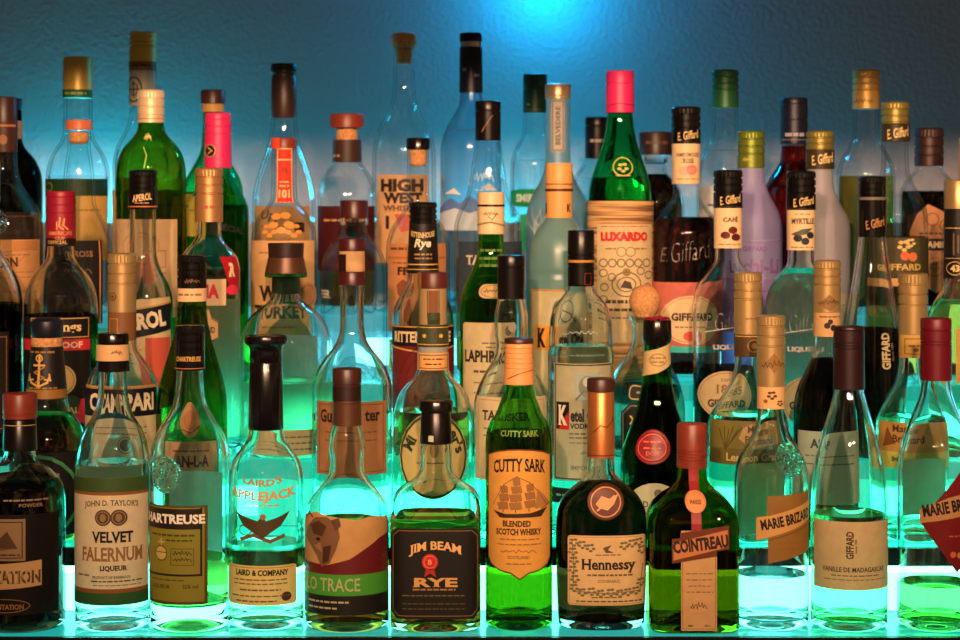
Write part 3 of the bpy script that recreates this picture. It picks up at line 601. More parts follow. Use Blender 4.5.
lab(b, [(114.5,300),(171.5,296),(171.5,404),(114.5,404)], (240,210,160), [P([(114.5,312),(130,310),(171.5,302),(171.5,328),(130,338),(114.5,340)],(22,20,34)), Ln([(114.5,311),(130,309),(171.5,301)],1.6,GD), T('APEROL',143,320,17,(244,222,184),58,0,8,b=.03,L=2), Mi(124,146,348,2,(200,120,90)), R(150,336,171,404,(206,90,70)), Mi(120,146,360,1.4,(170,120,80))])
b = bottle('artichoke_liqueur_bottle', 'clear bottle with coppery screw cap and red lettered cream and crimson label', 209, 3, [(220,12.4),(234,12.6),(242,16),(250,23),(258,28.5),(270,31)], CLEAR, WATER, 268)
screw(b, 168, 222, 14, principled('coppery_foil', (206,150,96), .36, .6), [Mi(204,219,207,3,(176,96,70))], frac=.46)
lab(b, [(224,256),(240,256),(240,292),(233,292)], (196,30,46), [T('R',234,269,14,(240,210,160),9,b=.03), E(234,289,5,5,(226,50,76))], 'red_label')
lab(b, rect(180,278,229,304), (240,206,160), [T('NA',213,290,14,(206,36,56),20,b=.04)]); lab(b, [(196,308),(214,308),(216,316),(222,320),(222,336),(214,340),(214,352),(196,352)], (240,196,136), [T('AND',213,328,6,(50,36,30),12), E(205,317,5,6,(226,110,60)), Ln([(214,309),(216,317),(222,321),(222,335),(214,340)],1,(110,66,40))], 'emblem_label')
lab(b, rect(184,300,236,440), (232,222,180), (), 'back_label', tr=.85, back=True)
b = bottle('decanter_bottle', 'wide clear decanter bottle with brown flared stopper', 286, 3, [(276,14),(296,14.5),(302,18.5),(308,26),(316,35),(328,42),(344,46)], CLEAR, PALEG, 380)
ringpart(b, [(257,17),(257.6,18),(262,18.6),(272,21),(273,21)], BRN, 'stopper'); ringpart(b, [(272.8,20.6),(273.5,21.3),(276.5,21.2),(277.5,19)], EGREEN, 'glass_rim'); ringpart(b, [(243,17),(243.5,18),(257,17.5)], principled('dark_stopper_head', (46,30,24), .35), 'stopper_head')
ringpart(b, [(277,11),(278,12),(293,12),(294,11)], DGRC, 'cork')
lab(b, rect(256,338,318,440), (226,206,168), (), 'back_label', tr=.85, back=True)
lab(b, rect(252,425,321,450), (226,200,150), [Mi(258,314,432,1.6,(130,110,80)), Mi(258,314,438,1.6,(130,110,80)), Mi(258,314,444,1.6,(130,110,80))])
b = bottle('rye_whiskey_bottle', 'bottle with tapered black Rye neck label and dark red body label', 423, 3, [(271,14.8),(282,16),(292,20.5),(302,26.5),(314,30.3),(328,31)], CLEAR, WHISK, 330)
screw(b, 202, 224, 14, BLK, frac=.75); band(b, 223, 273, 13.7, 16, (28,22,20), [T('RITTENHOUSE',423,235,5.5,(222,190,130),26,-2,b=.01), T('Rye',423,244,11,(240,220,180),17,sh=.25,b=.01), Mi(415,432,254,1.6,(170,130,70)), Mi(415,432,258,1.4,(170,130,70)), Ln([(408,264),(439,264)],1.2,GD), Ln([(408,269),(439,269)],.8,GD)])
lab(b, rect(393,324,453.5,420), (118,34,30), [R(393,326,453.5,344,(24,20,18)), T('RITTENHOUSE',423,335,11,(236,206,156),66,b=.02,L=2), Ln([(394,325),(453,325)],1,GD), Ln([(394,345),(424,350),(453,345)],1.6,GD), *[Ri(424,385,6+6*i,10+10*i,.8,(84,22,20)) for i in range(4)]], tr=.05)
b = bottle('islay_whisky_bottle', 'green whisky bottle with cream cap, oval tag and cream label', 491, 3, [(232,12.4),(250,13.5),(262,16),(272,20.5),(283,26),(296,30),(312,31.3)], GREEN, AMBER, 300)
capsule(b, 192, 205, 13.4, 13.4, CRMC, name='cap_top'); capsule(b, 205, 234, 13.4, 13.6, CRMC, [Ln([(478,205.5),(504,205.5)],2,(30,22,20)), Ln([(478,225),(490,222),(504,226)],1.6,(150,130,90)), Ln([(488,216),(492,220),(497,213)],.8,(110,90,60)), script(491,214,4,14,(150,120,80))])
prt(b, [Mi(481,501,250,2.4,(100,130,56)), Mi(480,502,258,2.4,(100,130,56)), Mi(480,502,265,2.4,(100,130,56))], 'raised_lettering')
lab(b, rrect(479,283,509,297,6.5), (240,206,140), [script(493,290,4,18,(130,96,50)), Ri(494,290,13,6,.6,(170,130,70))], 'oval_tag')
lab(b, rrect(463.5,321,518,440,3), (240,216,164), [T('LAPHROAIG',492,354,12,(50,42,34),62,b=.02), Mi(482,502,341,1.3,(130,104,70)), Mi(486,500,345,1.3,(130,104,70)), E(506,329,5,5,(110,104,84)), Mi(474,492,369,2.4,(90,76,56)), Mi(474,510,380,1.3,(150,120,80)), Mi(474,510,390,1.3,(150,120,80))])
b = bottle('citrus_vodka_bottle', 'vodka bottle with peach cap and orange square on label, behind the black capped vodka', 559, 3, [(216,12.6),(222,15.5),(230,21),(240,27),(254,30),(270,31),(274,30),(277,31.5)], satin('mint_frosted_glass', (.55,.85,.78), .3, .8))
capsule(b, 163, 218, 13.6, 13.6, PCHC, [Ln([(545,184),(573,184)],.8,(150,96,50)), Ln([(545,190),(573,190)],2.6,(90,44,30)), T('K',568,208,8,(60,36,28),5,b=.02), R(545.8,203,547,213,(60,36,28))], grooves=(185,))
lab(b, rect(531,288,588,400), (238,220,168), [Fr(532,289,587,399,1.6,(206,140,60)), R(535,324,549,348,(236,160,60)), T('K',541,336,19,(34,28,26),10,b=.03,L=2), T('etel One',568,337,13,(34,28,26),34,b=.02), R(549,296,574,322,(200,196,160)), Ri(561,309,9,11,1.4,(96,92,76),2), Ln([(550,320),(556,308),(566,312),(573,320)],1.4,(110,106,88),2), T('VODKA',566,348,5,(44,40,36),24)], tr=.3)
b = bottle('coffee_liqueur_bottle', 'rounded bottle with a big ball cork, dark coffee liqueur inside', 645, 3, [(317,16.5),(320,16),(324,12.5),(340,12.8),(352,16),(362,24),(374,31),(390,37),(410,40)], glassm('smoky_glass', (.9,.93,.9), .05), GREYL, 385)
mbx = [(285,1.5),(285.6,5),(287,8.5),(290,12),(294,14.6),(299,15.8),(304,15.6),(309,14),(313,11.5),(316,9.5),(322,9)]
ringpart(b, mbx, CORK, 'ball_stopper', angle=80)
lab(b, rrect(626,381,664,397,5), (50,48,44), [Ln(rrect(627.5,382.5,662.5,395.5,4)+[(662.5,386.5)],1.2,(206,180,130)), Mi(634,656,389,1.8,(190,164,120))], 'plaque', tr=.02)
lab(b, [(619,409),(627,400),(663,400),(671,409),(671,446),(663,454),(627,454),(619,446)], (30,32,32), [Ln([(621,410),(628,402),(662,402),(669,410),(669,445),(662,452),(628,452),(621,445),(621,410)],1,(150,150,130)), T('XO',634,416,9,(226,178,92),16,b=.02), T('CAFE',638,430,5,(200,170,110),20), Mi(630,660,440,1.4,(150,130,90))], tr=.02)
GPROF = [(13,0),(13.4,12),(16.5,19),(24,28),(31,38),(34.5,50),(35.2,62)]
def mixer(label, cx, row, y0, capmat, prints, neck, liquid, level, name, captop, dd=0, glass=CLEAR):
    b = bottle(name, label, cx, row, [(y0-1+dy, h) for h, dy in GPROF], glass, liquid, level, dd=dd)
    band(b, neck, y0, 14.2, 14, (240,206,156), prints)
    screw(b, captop, neck, 14.6, capmat, [Ln([(cx-14,neck-1.5),(cx+14,neck-1.5)],.6,(60,40,30)), T('E. Giffard',cx+1,neck-8.5,8.5,(226,190,120),23,0,9,sh=.3)], frac=.55)
    return b
def raised(b, cx, y):
    w = (214,206,196)
    prt(b, [T('E.',cx-21,y+2,12,w,7,sh=.3,b=-.055), T('Giffard',cx+3,y,17,w,38,0,8,sh=.35,b=-.055), Ln([(cx-24,y+12),(cx+4,y+7),(cx+22,y+1)],.8,w), T('LIQUEUR',cx,y+27,5.5,w,36,b=.01)], 'raised_lettering')
b = mixer('bottle with CAFÉ and coffee beans on its neck label, black ribbed cap', 728, 3, 248, BLK, [T('CAFÉ',729,219,5.5,(90,60,44),15,b=.01), E(724,235,4.5,3.6,(110,34,34)), E(731,230,4.5,3.6,(110,34,34)), E(734,237,4.5,3.6,(90,28,30)), Ln([(720,235),(728,235)],.6,(60,16,18),2), Ln([(728,231),(735,229)],.6,(60,16,18),2), Mi(718,738,244,1,(170,120,80))], 208, BLACKL, 366, 'coffee_liqueur_bottle', 170)
raised(b, 727, 318); lab(b, ell(722,392,26,24), (238,208,158), [Ri(722,392,24,22,.8,(190,140,80)), T('DEPUIS',724,377,3,(150,116,76),14), T('1885',724,386,9,(130,104,72),24), T('GIFFARD',722,400,8,(60,44,36),38,b=.02)], 'oval_label')
b = mixer('bottle with MYRTILLE and blueberries on its neck label, black ribbed cap', 801, 3, 250, BLK, [T('MYRTILLE',801,221,5.5,(70,60,50),24,b=.01), E(796,238,4,3.6,(40,44,52)), E(803,241,4,3.6,(50,54,60)), E(808,235,3.6,3.4,(40,44,52)), P([(790,234),(800,229),(810,228),(804,234),(796,236)],(90,92,76)), Mi(790,812,247,1,(150,120,80)), Mi(793,809,214,1,(170,130,90))], 210, WATER, 268, 'blueberry_liqueur_bottle', 171)
raised(b, 800, 320); lab(b, rect(778,276,828,400), (206,226,200), (), 'back_label', tr=.7, back=True); lab(b, ell(802,398,25,25), (238,212,160), [Ri(802,398,23,23,.8,(190,140,80)), T('1885',803,388,9,(130,104,72),24), T('GIFFARD',802,402,8,(60,44,36),36,b=.02), Mi(790,814,411,1.4,(150,116,76))], 'oval_label')  # pale mint sheet at the back is added to imitate a glow inside
b = bottle('conical_liqueur_bottle', 'conical clear bottle with black foil and dark liquid with upright gold lettering', 872, 3, [(235,13.4),(250,15),(280,19.5),(310,24),(335,27.5),(365,30.5),(400,32)], CLEAR, BLACKL, 328)
screw(b, 176, 237, 14, BLK, [T('E. Giffard',873,223,9,(190,130,70),21,0,14,sh=.3), R(859,197,886,200,(120,110,100))], frac=.3)
prt(b, [T('GIFFARD',880,349,9,(236,206,150),36,0,90,b=.02), T('depuis 1885',887,350,3,(200,160,100),18,0,90)])
b = bottle('vanilla_citrus_liqueur_bottle', 'pale yellow bottle at the right frame edge with a 43 on its dark neck label', 958, 3, [(276,13),(284,14.5),(294,19),(306,26),(320,32),(336,35)], CLEAR, liq('cream_yellow_liqueur', (.98,.93,.76)), 300)
band(b, 208, 278, 13.5, 14.2, (26,22,22), [Ln([(945,228),(972,228)],.9,GD), Ri(952,268,6.6,6.6,.9,GD), T('43',952,268,7,(240,206,130),9,b=.02), Ln([(951,234),(951,254)],1.6,(120,96,64)), Ln([(955,236),(955,252)],1.6,(120,96,64)), Ln([(945,258),(972,258)],.6,GD)]); capsule(b, 180, 209, 13.8, 13.6, GOLD)
lab(b, rect(948,326,990,380), (226,180,90))
# ================================================================== fourth step
b = bottle('aged_rum_bottle', 'amber necked bottle with old map style peach label in the left corner behind', 4, 4, [(121,12.3),(150,12.6),(168,13.5),(182,17),(194,24),(206,32),(218,37),(236,38.7)], CLEAR, WHISK, 250)
capsule(b, 97, 123, 13, 13.2, DBRN, name='stopper'); band(b, 122, 152, 13.2, 13.3, (74,40,26), [Ln([(-8,126),(16,126)],2,(190,120,60)), E(6,140,4,5,(150,96,50))], 'neck_foil')
seal(b, 1, 222, 15, RELIEF, [Ri(1,222,10,10,1,CLEAR), *leafy(1,222,6,CLEAR)], name='glass_seal')
lab(b, rect(-34,239,41.5,320), (238,172,112), [R(20,240,40,250,(206,140,84)), T('PLANTATION',-6,261,9.5,(70,44,30),66,b=.02), Ln([(-30,300),(4,280),(30,256)],1,(200,136,84)), Ln([(-30,256),(10,284),(40,306)],1,(200,136,84)), Ln([(-20,244),(10,252),(36,247)],.8,(190,126,76)), Mi(-20,36,254,1,(170,110,66)), Mi(6,38,271,1,(190,130,80)), Mi(6,38,276,1,(190,130,80)), Mi(6,38,290,1,(190,130,80)), E(30,300,8,4,(206,140,84))])
b = bottle('cork_stoppered_bottle', 'wavy necked clear bottle with flat orange cork and tall black label', 79, 4, [(128,11.8),(146,11.3),(160,13),(176,15),(192,15.6),(204,17),(216,22),(228,28),(242,32),(258,33.5)], CLEAR, YELL, 330)
capsule(b, 120, 130, 13.2, 13.2, ORNG, name='stopper'); ringpart(b, [(132,8),(133,10),(141,10),(144,7)], CORK, 'cork')
lab(b, rect(47,240,106,322), (26,22,24), [T('CROSS',87,253,6,(170,120,70),24,b=.0), script(84,270,8,26,(130,96,64)), Mi(70,80,260,1,(140,100,60)), Ln([(104,241),(104,321)],1.4,(206,140,90))], tr=.02)
b = bottle('liquor_bottle', 'broad green bottle with white gold cap and cream label at left', 151, 4, [(121,12.4),(130,13.6),(138,18.5),(146,26),(156,31.5),(168,34.2),(182,35)], YGREEN, YELL, 178)
screw(b, 90, 123, 13.6, principled('white_gold_foil', (236,206,164), .38, .25), [Ln([(138,119),(164,119)],.8,(190,120,70))], frac=.75)
prt(b, [script(151,138,9,6,(220,206,110)), Ln([(148,148),(152,156),(150,168)],1,(190,190,80))], 'printed_emblem')
lab(b, rect(119,219,180,316), (240,200,150), [Ri(146,246,18,14,1.4,(206,160,110)), Ri(146,246,13,10,1,(206,160,110)), P([(136,262),(142,254),(148,260),(152,276),(148,296),(138,300),(134,280)],(150,104,72)), E(155,268,10,16,(230,140,110)), Fr(160,250,170,266,1,(200,110,80)), Mi(156,170,272,1.2,(170,120,80)), R(118.5,230,121,316,(200,140,90))])
b = bottle('liquor_bottle', 'green bottle with pinkish red foil and round gold emblem', 218, 4, [(166,12.4),(176,13.2),(184,17.5),(192,23),(201,28),(212,30.5)], EGREEN, GRNL, 205)
capsule(b, 113, 168, 13.2, 13.8, PINKC, [E(212,151,5.5,6.5,(34,24,22)), Ri(212,151,5,6,.8,GD,2), Ln([(210,148),(214,151),(210,154)],1,(226,170,90),2)], grooves=(120,127,134))
lab(b, rect(189,196,206,236), (226,206,90), [Mi(192,204,210,1.2,(150,130,40))], 'yellow_label'); prt(b, [T('SPECIAL',233,228,6,(40,50,30),34,0,-12,b=.01)])
b = bottle('bourbon_bottle', 'clear bourbon bottle with red 101 strip running down its neck', 284, 4, [(146,12.2),(175,12.4),(198,13.2),(206,17),(213,23),(222,28.5),(234,32),(248,33)], CLEAR, AMBER, 262)
capsule(b, 138, 149, 12.6, 12.6, RBRN, [R(272,138,281,149,(226,80,50))])
lab(b, rect(278,148,293,203), (220,60,36), [Fr(278.8,149,292.2,202,1,(240,190,130)), T('101',285.5,194,9,(240,200,140),11,b=.02), Mi(281,290,186,1.6,(240,190,130)), Mi(281,290,182,1.4,(240,190,130)), Ln([(278.5,160),(292.5,160)],1.4,(240,200,150)), script(285.5,170,8,5,(170,30,24))], 'strip_label', tr=.05)
prt(b, [*leafy(284,222,11,(226,150,70)), *leafy(273,230,7,(226,150,70)), *leafy(296,230,7,(226,150,70))], 'raised_ornament')
lab(b, rect(252.5,240,315,345), (240,184,122), [T('WILD',283,292,15,(50,34,26),46,b=.02), T('TURKEY',284,311,15,(50,34,26),62,b=.02), E(309,294,8,13,(206,140,84)), Ri(309,294,6,10,1,(140,90,54),2), Mi(262,300,252,1.4,(170,120,76)), Mi(262,300,326,1.4,(170,120,76))])
b = bottle('small_batch_bottle', 'round shouldered bottle with dark red stopper and clear neck ring', 354, 4, [(222,13.2),(232,13.4),(238,16.5),(244,22.5),(252,28),(264,32),(280,33.3)], CLEAR, dd=.03)
capsule(b, 200, 218, 14, 14, principled('oxblood_stopper', (74,26,26), .35), name='stopper'); ringpart(b, [(217.5,12),(218,14.2),(222,14.6),(225,13.8),(225.5,12)], CLEAR, 'glass_ring')
prt(b, [T('FEER',327,293,8,(220,210,190),17)])
b = bottle('rooster_whiskey_bottle', 'clear bottle with thin black topped cork and orange label with rooster figure', 418, 4, [(148,10.6),(190,11),(205,12.5),(214,17),(223,23.5),(234,29),(248,32)], CLEAR, AMBER, 340, dd=-.01)
capsule(b, 138, 149.5, 11.8, 11.8, BLK, name='stopper'); ringpart(b, [(149,8),(150,9.2),(164,8.6),(166,7)], CORK, 'cork')
lab(b, rect(389,243,446,330), (238,156,96), [Mi(392,408,248,2.4,(120,70,44)), T('FF',404,270,8,(60,36,28),13,b=.02), Mi(394,408,262,1.2,(150,90,56)), P([(398,284),(404,278),(411,283),(410,291),(403,297),(399,293)],(150,84,50)), P([(399,300),(408,296),(412,312),(408,324),(400,318)],(160,96,60)), Ln([(402,318),(400,330)],1.6,(130,76,48)), Ln([(409,318),(411,330)],1.6,(130,76,48)), P([(424,284),(440,290),(436,310),(426,302)],(170,100,60)), R(389,256,446,258,(206,120,70))])
b = bottle('single_malt_bottle', 'clear bottle with black foil and slate blue label, behind the green whisky bottle', 488, 4, [(139,12.6),(152,13.8),(166,16.3),(180,18),(192,20.5),(203,25),(214,30.5),(228,34)], CLEAR, AMBER, 258)
capsule(b, 101, 141, 13, 12.8, BLKM, [Ln([(482,132),(492,116)],.7,(170,120,80))], grooves=(111,))
prt(b, [P([(463.5,168),(469,176),(472,186),(468,183),(464,178)],(230,226,220)), script(484,178,12,18,(190,214,226)), Mi(476,496,190,1.2,(190,214,226))], 'printed_script')
lab(b, rect(459,241,523,300), (66,78,92), [T('TALISKER',491,259,9.5,(236,216,186),52,b=.01), Mi(474,506,274,1.4,(150,150,150)), Mi(474,506,282,1.4,(150,150,150))], tr=.1)
b = bottle('cherry_liqueur_bottle', 'emerald bottle with pink cap, wrapped in straw with red lettered label', 620, 4, [(110,12.3),(126,13.8),(142,17),(158,22),(174,27.5),(190,31),(206,32)], EGREEN, GRNL, 178)
capsule(b, 71, 113, 13.8, 14.2, PINKC, [Ln([(609,106),(618,104),(634,106)],.8,(150,40,50))], grooves=(84,))
seal(b, 621, 167, 13, EGREEN, [Ri(621,167,9,9,1.2,(206,180,80)), *leafy(621,168,5,(206,190,90)), Ln([(614,176),(628,176)],1.2,(206,180,80))], 1.5, 'glass_crest')
straw, nt, out = new_mat('woven_straw'); pp = nt.nodes.new('ShaderNodeBsdfPrincipled'); pp.inputs['Roughness'].default_value = .7
tc = nt.nodes.new('ShaderNodeTexCoord'); mp = nt.nodes.new('ShaderNodeMapping'); mp.inputs['Scale'].default_value = (4, 4, 130); wv = nt.nodes.new('ShaderNodeTexNoise'); wv.inputs['Scale'].default_value = 3; rr = nt.nodes.new('ShaderNodeValToRGB')
rr.color_ramp.elements[0].position = .35; rr.color_ramp.elements[1].position = .62; rr.color_ramp.elements[0].color = (*lin((122,84,46)),1); rr.color_ramp.elements[1].color = (*lin((232,180,116)),1)
nt.links.new(tc.outputs['Object'], mp.inputs[0]); nt.links.new(mp.outputs[0], wv.inputs['Vector']); nt.links.new(wv.outputs['Fac'], rr.inputs[0]); nt.links.new(rr.outputs[0], pp.inputs['Base Color'])
bb = nt.nodes.new('ShaderNodeBump'); bb.inputs['Strength'].default_value = .6; bb.inputs['Distance'].default_value = .002; nt.links.new(wv.outputs['Fac'], bb.inputs['Height']); nt.links.new(bb.outputs[0], pp.inputs['Normal']); nt.links.new(pp.outputs[0], out.inputs[0])
mb = MB(); S = Surf(b.cx, b.k, b.yb, lambda y: 33.4); lathe(mb, S, [(201,32.3),(201,33.2),(203,33.6),(218,33.3),(222,33.6),(b.yb-2,33.4),(b.yb-1,32.3)], straw, 56, caps=(False,False)); mb.build('straw_wrap', b.root)
mb = MB(); fill(mb, S, [(S.U(x,250),y) for x,y in rect(596,224,650,340)], .6, paper((238,212,160)), 33.4)
put(mb, S, [T('LUXARDO',623,236,9.5,(220,40,40),50,b=.05), Mi(604,614,248,1.4,(150,120,80)), Mi(632,644,248,1.4,(150,120,80)), Ri(619,251,4.5,4.5,.8,(150,124,84)), Ri(628,251,4.5,4.5,.8,(150,124,84))]
    + [Ri(602+8.4*i,262,3.6,3.8,1,(104,92,68)) for i in range(6)] + [Ri(x,y,3.6,3.6,1,(120,104,76)) for x,y in ((602,272),(610,276),(638,270),(646,274),(603,286),(645,286),(602,298))]
    + [Ri(624,283,14,12,1.2,(110,96,70)), Ri(624,283,9,7,1,(110,96,70)), P([(618,286),(622,279),(628,281),(630,288)],(70,60,46)), E(624,271,4,4,(150,120,76)), Mi(604,642,300,3.4,(60,50,40)), Mi(606,640,308,2.6,(70,60,46)), Mi(606,640,316,1.4,(110,90,60)), Mi(600,646,226,.9,(200,120,80))], .6, .3)
mb.build('label', b.root)
b = mixer('bottle with grapefruit on its PAMPLEMOUSSE ROSE neck label, dark above pink', 686, 4, 184, BLK, [T('PAMPLEMOUSSE',687,155,4,(110,90,70),25), T('ROSE',687,161,5,(100,80,64),11,b=.01), E(690,170,6,5,(236,150,130)), E(683,171,5,4.5,(240,180,150)), Ri(690,170,4,3.4,.7,(220,110,100),2), Mi(676,697,179,1,(180,140,100))], 144, PINKL, 217, 'grapefruit_liqueur_bottle', 107)
prt(b, [T('E.',662,254,13,(214,196,180),8,sh=.3,b=-.055), T('Giffard',688,250,19,(214,196,180),40,0,8,sh=.35,b=-.055)], 'raised_lettering')
lab(b, rect(651,281,720,350), (240,130,110), [E(686,318,28,24,(240,206,156)), Ri(686,318,26,22,.9,(220,150,100),2), T('GIFFARD',688,315,8,(60,44,36),40,b=.02,L=2), Mi(672,700,325,1.4,(150,110,80),2), E(686,334,6,5,(230,90,70),2), R(651,344,720,350,(60,190,180))], tr=.3)
b = bottle('lychee_liqueur_bottle', 'frosted lilac bottle with olive green ribbed cap and purple lettering', 751, 4, [(166,12.6),(182,14),(194,18),(205,24),(217,29),(230,31)], LILAC)
screw(b, 131, 168, 13.6, principled('moss_green_foil', (122,136,44), .36, .5), [script(746,160,5,8,(200,180,90))], frac=.6)
prt(b, [T('GIFFARD',751,248,5,(150,110,170),24), T('Lichi-Li',752,265,15,(140,104,160),52,b=.01), Ln([(722,240),(780,240)],1,(170,140,190)), R(721,240,781,241,(170,150,200))])
lab(b, rect(721,278,781,330), (176,150,206), [Mi(728,774,290,1.4,(130,104,160))], tr=.4)
b = bottle('frosted_liqueur_bottle', 'plain frosted bottle with gold green cap signed in gold, behind the blueberry one', 820, 4, [(167,12.6),(186,13.6),(198,17),(208,22.5),(219,28),(232,30)], FROSTW)
screw(b, 131, 169, 13.8, OGLD, [R(806,150,834,169,(60,48,20)), T('E. Giffard',821,159,10,(240,210,140),24,0,10,sh=.3,L=2)], frac=.48)
lab(b, rect(792,292,848,340), (214,200,170), [Mi(800,840,304,1.4,(150,130,100))], tr=.4)
b = bottle('apricot_liqueur_bottle', 'clear bottle with flowers and apricots on its label, gold olive signed cap', 895, 4, [(140,12.6),(168,13.6),(180,16.5),(190,22),(202,28.5),(216,32),(230,32.5)], CLEAR, AMBER, 236)
screw(b, 102, 142, 14, OGLD, [R(881,124,909,142,(56,44,20)), T('E. Giffard',896,133,10,(240,206,140),24,0,10,sh=.3,L=2)], frac=.5)
lab(b, rect(864,237,926,285), (84,78,52), [*leafy(897,245,6,(240,196,120)), *leafy(904,242,4.5,(240,206,140)), E(898,255,4.5,4.5,(226,110,66)), E(906,256,4.5,4.5,(226,120,72)), T('GIFFARD',895,266,6.5,(220,180,90),42,b=.01), R(864,277,926,285,(226,170,110))], tr=.1)
b = bottle('liqueur_bottle', 'bottle at the right frame edge with pinkish tan foil neck', 973, 4, [(164,12.6),(190,13.5),(202,17),(212,23),(224,29),(238,31)], CLEAR, AMBER, 250)
capsule(b, 137, 182, 14, 14.4, principled('tan_foil', (222,150,104), .42), grooves=(146,))
lab(b, rect(945,250,1000,320), (150,70,50), [Mi(950,990,262,1.6,(226,170,120))], tr=.05)
# ================================================================== top step
b = bottle('black_glass_bottle', 'black glass bottle with tan neck tag, half behind the left corner amber neck', 12, 5, [(108,9.5),(140,10),(148,13),(156,20),(166,26),(178,29.5),(195,30)], BLACKG, BLACKL, 190)
capsule(b, 98, 110, 10, 10, BLKM, name='cap'); band(b, 121, 139, 10.4, 10.5, (190,130,84), [Mi(8,20,130,1.6,(120,80,50))])
lab(b, rect(-16,212,40.5,290), (60,40,30), [Fr(-12,216,38,286,1,(150,100,60))], tr=.02)
b = bottle('liquor_bottle', 'clear bottle with pale yellow cap edged green, blurred against cyan wall glow', 78, 5, [(96,14),(132,14.6),(142,18),(151,24),(162,29),(176,31.5)], CLEAR, WATER, 176)
capsule(b, 57, 98, 14.4, 14.8, YELC, [R(63,90,93,98,(30,90,50)), Mi(68,88,94,2.4,(140,170,90),2)])
lab(b, rect(47.5,179,109,260), (206,160,70), [R(47.5,179,109,196,(30,60,30)), Ri(54,187,4,4,1,(140,150,70),2), R(86,196,108,260,(226,176,96)), Mi(54,104,210,1.6,(150,104,44))], tr=.35)
b = bottle('liquor_bottle', 'tallest left bottle, gold yellow cap and crest tag on its clear neck', 143, 5, [(69,12.4),(110,13),(126,16),(138,22),(150,27.5),(166,30)], CLEAR, WATER, 150)
screw(b, 32, 71, 13.6, YELC, [R(130,62,157,71,(120,92,40)), Mi(134,152,66,2,(60,44,24),2)], frac=.35); band(b, 71, 106, 13.4, 13.6, (150,150,130), [Ri(136,90,8,12,1.6,(40,34,30)), Ln([(131,90),(141,90)],1.4,(40,34,30)), Ln([(136,82),(136,98)],1.4,(40,34,30)), Ri(136,90,4,6,1,(40,34,30))])
lab(b, rect(114,190,172,280), (216,190,140), [Mi(120,166,205,2,(120,90,60))])
b = bottle('green_whisky_bottle', 'green bottle with dark short cork top, behind the pinkish red foil', 213, 5, [(102,10.4),(112,10),(145,11.5),(158,15),(168,21),(179,27),(192,30)], EGREEN, AMBER, 192)
capsule(b, 90, 104, 12.2, 12.2, DBRN, name='stopper'); band(b, 104, 112, 11.2, 11.2, (190,140,80))
lab(b, rect(184,194,242,270), (226,200,80), [Mi(190,236,206,2,(130,110,40))])
b = bottle('sloping_brandy_bottle', 'tall clear sloping bottle with brown foil, behind the red neck strip bourbon', 284, 5, [(116,12.4),(134,14),(152,18.5),(170,25),(186,29.5),(202,31.8),(216,32)], CLEAR, None)
ringpart(b, [(63.5,10),(64,12),(66,13),(73,13),(74,12),(77,12),(78,12.6),(117,13),(118,12.6)], principled('brown_black_foil', (58,38,30), .4, .2), 'cap', [R(271,64,297,74,(26,26,32))])
lab(b, rect(257,206,311,262), (214,158,96), [T('Upp',274,216,11,(70,46,30),22,sh=.2), Mi(264,304,226,1.4,(140,96,56)), R(297,222,306,232,(40,30,26))])
b = bottle('cork_topped_bourbon_bottle', 'clear round bottle with reddish brown round stopper and dark neck collar', 347, 5, [(138,12.6),(160,13.6),(167,17.5),(174,22.5),(184,27),(198,29.5)], CLEAR, AMBER, 222)
capsule(b, 114, 128, 17.2, 17.2, RBRN, name='stopper', grooves=()); ringpart(b, [(127,10),(128,10.6),(140,11)], CORK, 'cork'); band(b, 140, 162, 14.6, 14.9, (64,40,34), [Mi(334,341,156,2.4,(170,140,110))], 'neck_collar')
lab(b, rect(319,206,375,270), (84,24,26), [Mi(326,368,220,2,(226,160,110))])
b = bottle('tall_corked_whiskey_bottle', 'tallest middle left clear bottle, round cork, bold black WHISKEY lettering on peach label', 404, 5, [(52,10.6),(60,10.2),(98,12),(110,15.5),(122,22),(134,27.5),(148,31),(164,32)], CLEAR, None, dd=.05)
ringpart(b, [(33,6),(33.5,10),(35,12.6),(38,13.4),(45,12.8),(48,10.5)], CORK, 'stopper'); ringpart(b, [(48,8),(49,9),(62,8.4),(64,7)], CORK, 'cork')
lab(b, rect(378,175,429,262), (242,176,112), [T('HIGH',403,185.5,13,(50,32,24),45,b=.04), T('WEST',404,198,11,(50,32,24),40,b=.04), T('WHISKEY',404,208,6,(110,70,46),42,b=.02), T('I',389,222,13,(50,32,24),b=.05), P([(396,214),(414,214),(420,228),(402,232)],(206,84,60))])
b = bottle('frosted_vodka_bottle', 'tall frosted blue bottle with black foil and painted geese over mountains', 471, 5, [(91,10.8),(104,12.4),(114,17),(124,23),(136,28),(150,30.6)], glassm('blue_frosted_glass', (.82,.94,.99), .16), WATER, 130)
capsule(b, 33, 42, 11.4, 11.4, BLKM, name='cap_top'); ringpart(b, [(41.5,10),(42,10.6),(47,10.6),(47.5,10)], SILV, 'cap_ring'); capsule(b, 47, 93, 11.4, 11.8, NAVY, [Mi(463,468,70,3,(120,130,160)), Mi(474,479,76,3,(120,130,160))])
prt(b, [P([(441,208),(452,198),(460,203),(470,196),(482,204),(494,197),(501,206),(501,222),(441,222)],(96,130,190)), P([(441,214),(456,208),(470,213),(486,207),(501,214),(501,230),(441,230)],(210,222,232),2)], 'painted_mountains')
prt(b, [P([(446,194),(455,188),(462,195),(454,194)],(236,236,232))], 'painted_goose'); prt(b, [P([(480,188),(488,183),(496,190),(488,190)],(236,236,232))], 'painted_goose')
b = bottle('luxury_vodka_bottle', 'frosted long necked bottle with silver strip and white tree print', 558, 5, [(97,12),(150,12.2),(168,13.5),(180,17.5),(192,24),(204,29.5),(220,32)], FROST)
capsule(b, 84, 99, 13, 13, principled('pale_gold_foil', (214,180,140), .34, .6), grooves=(96,))
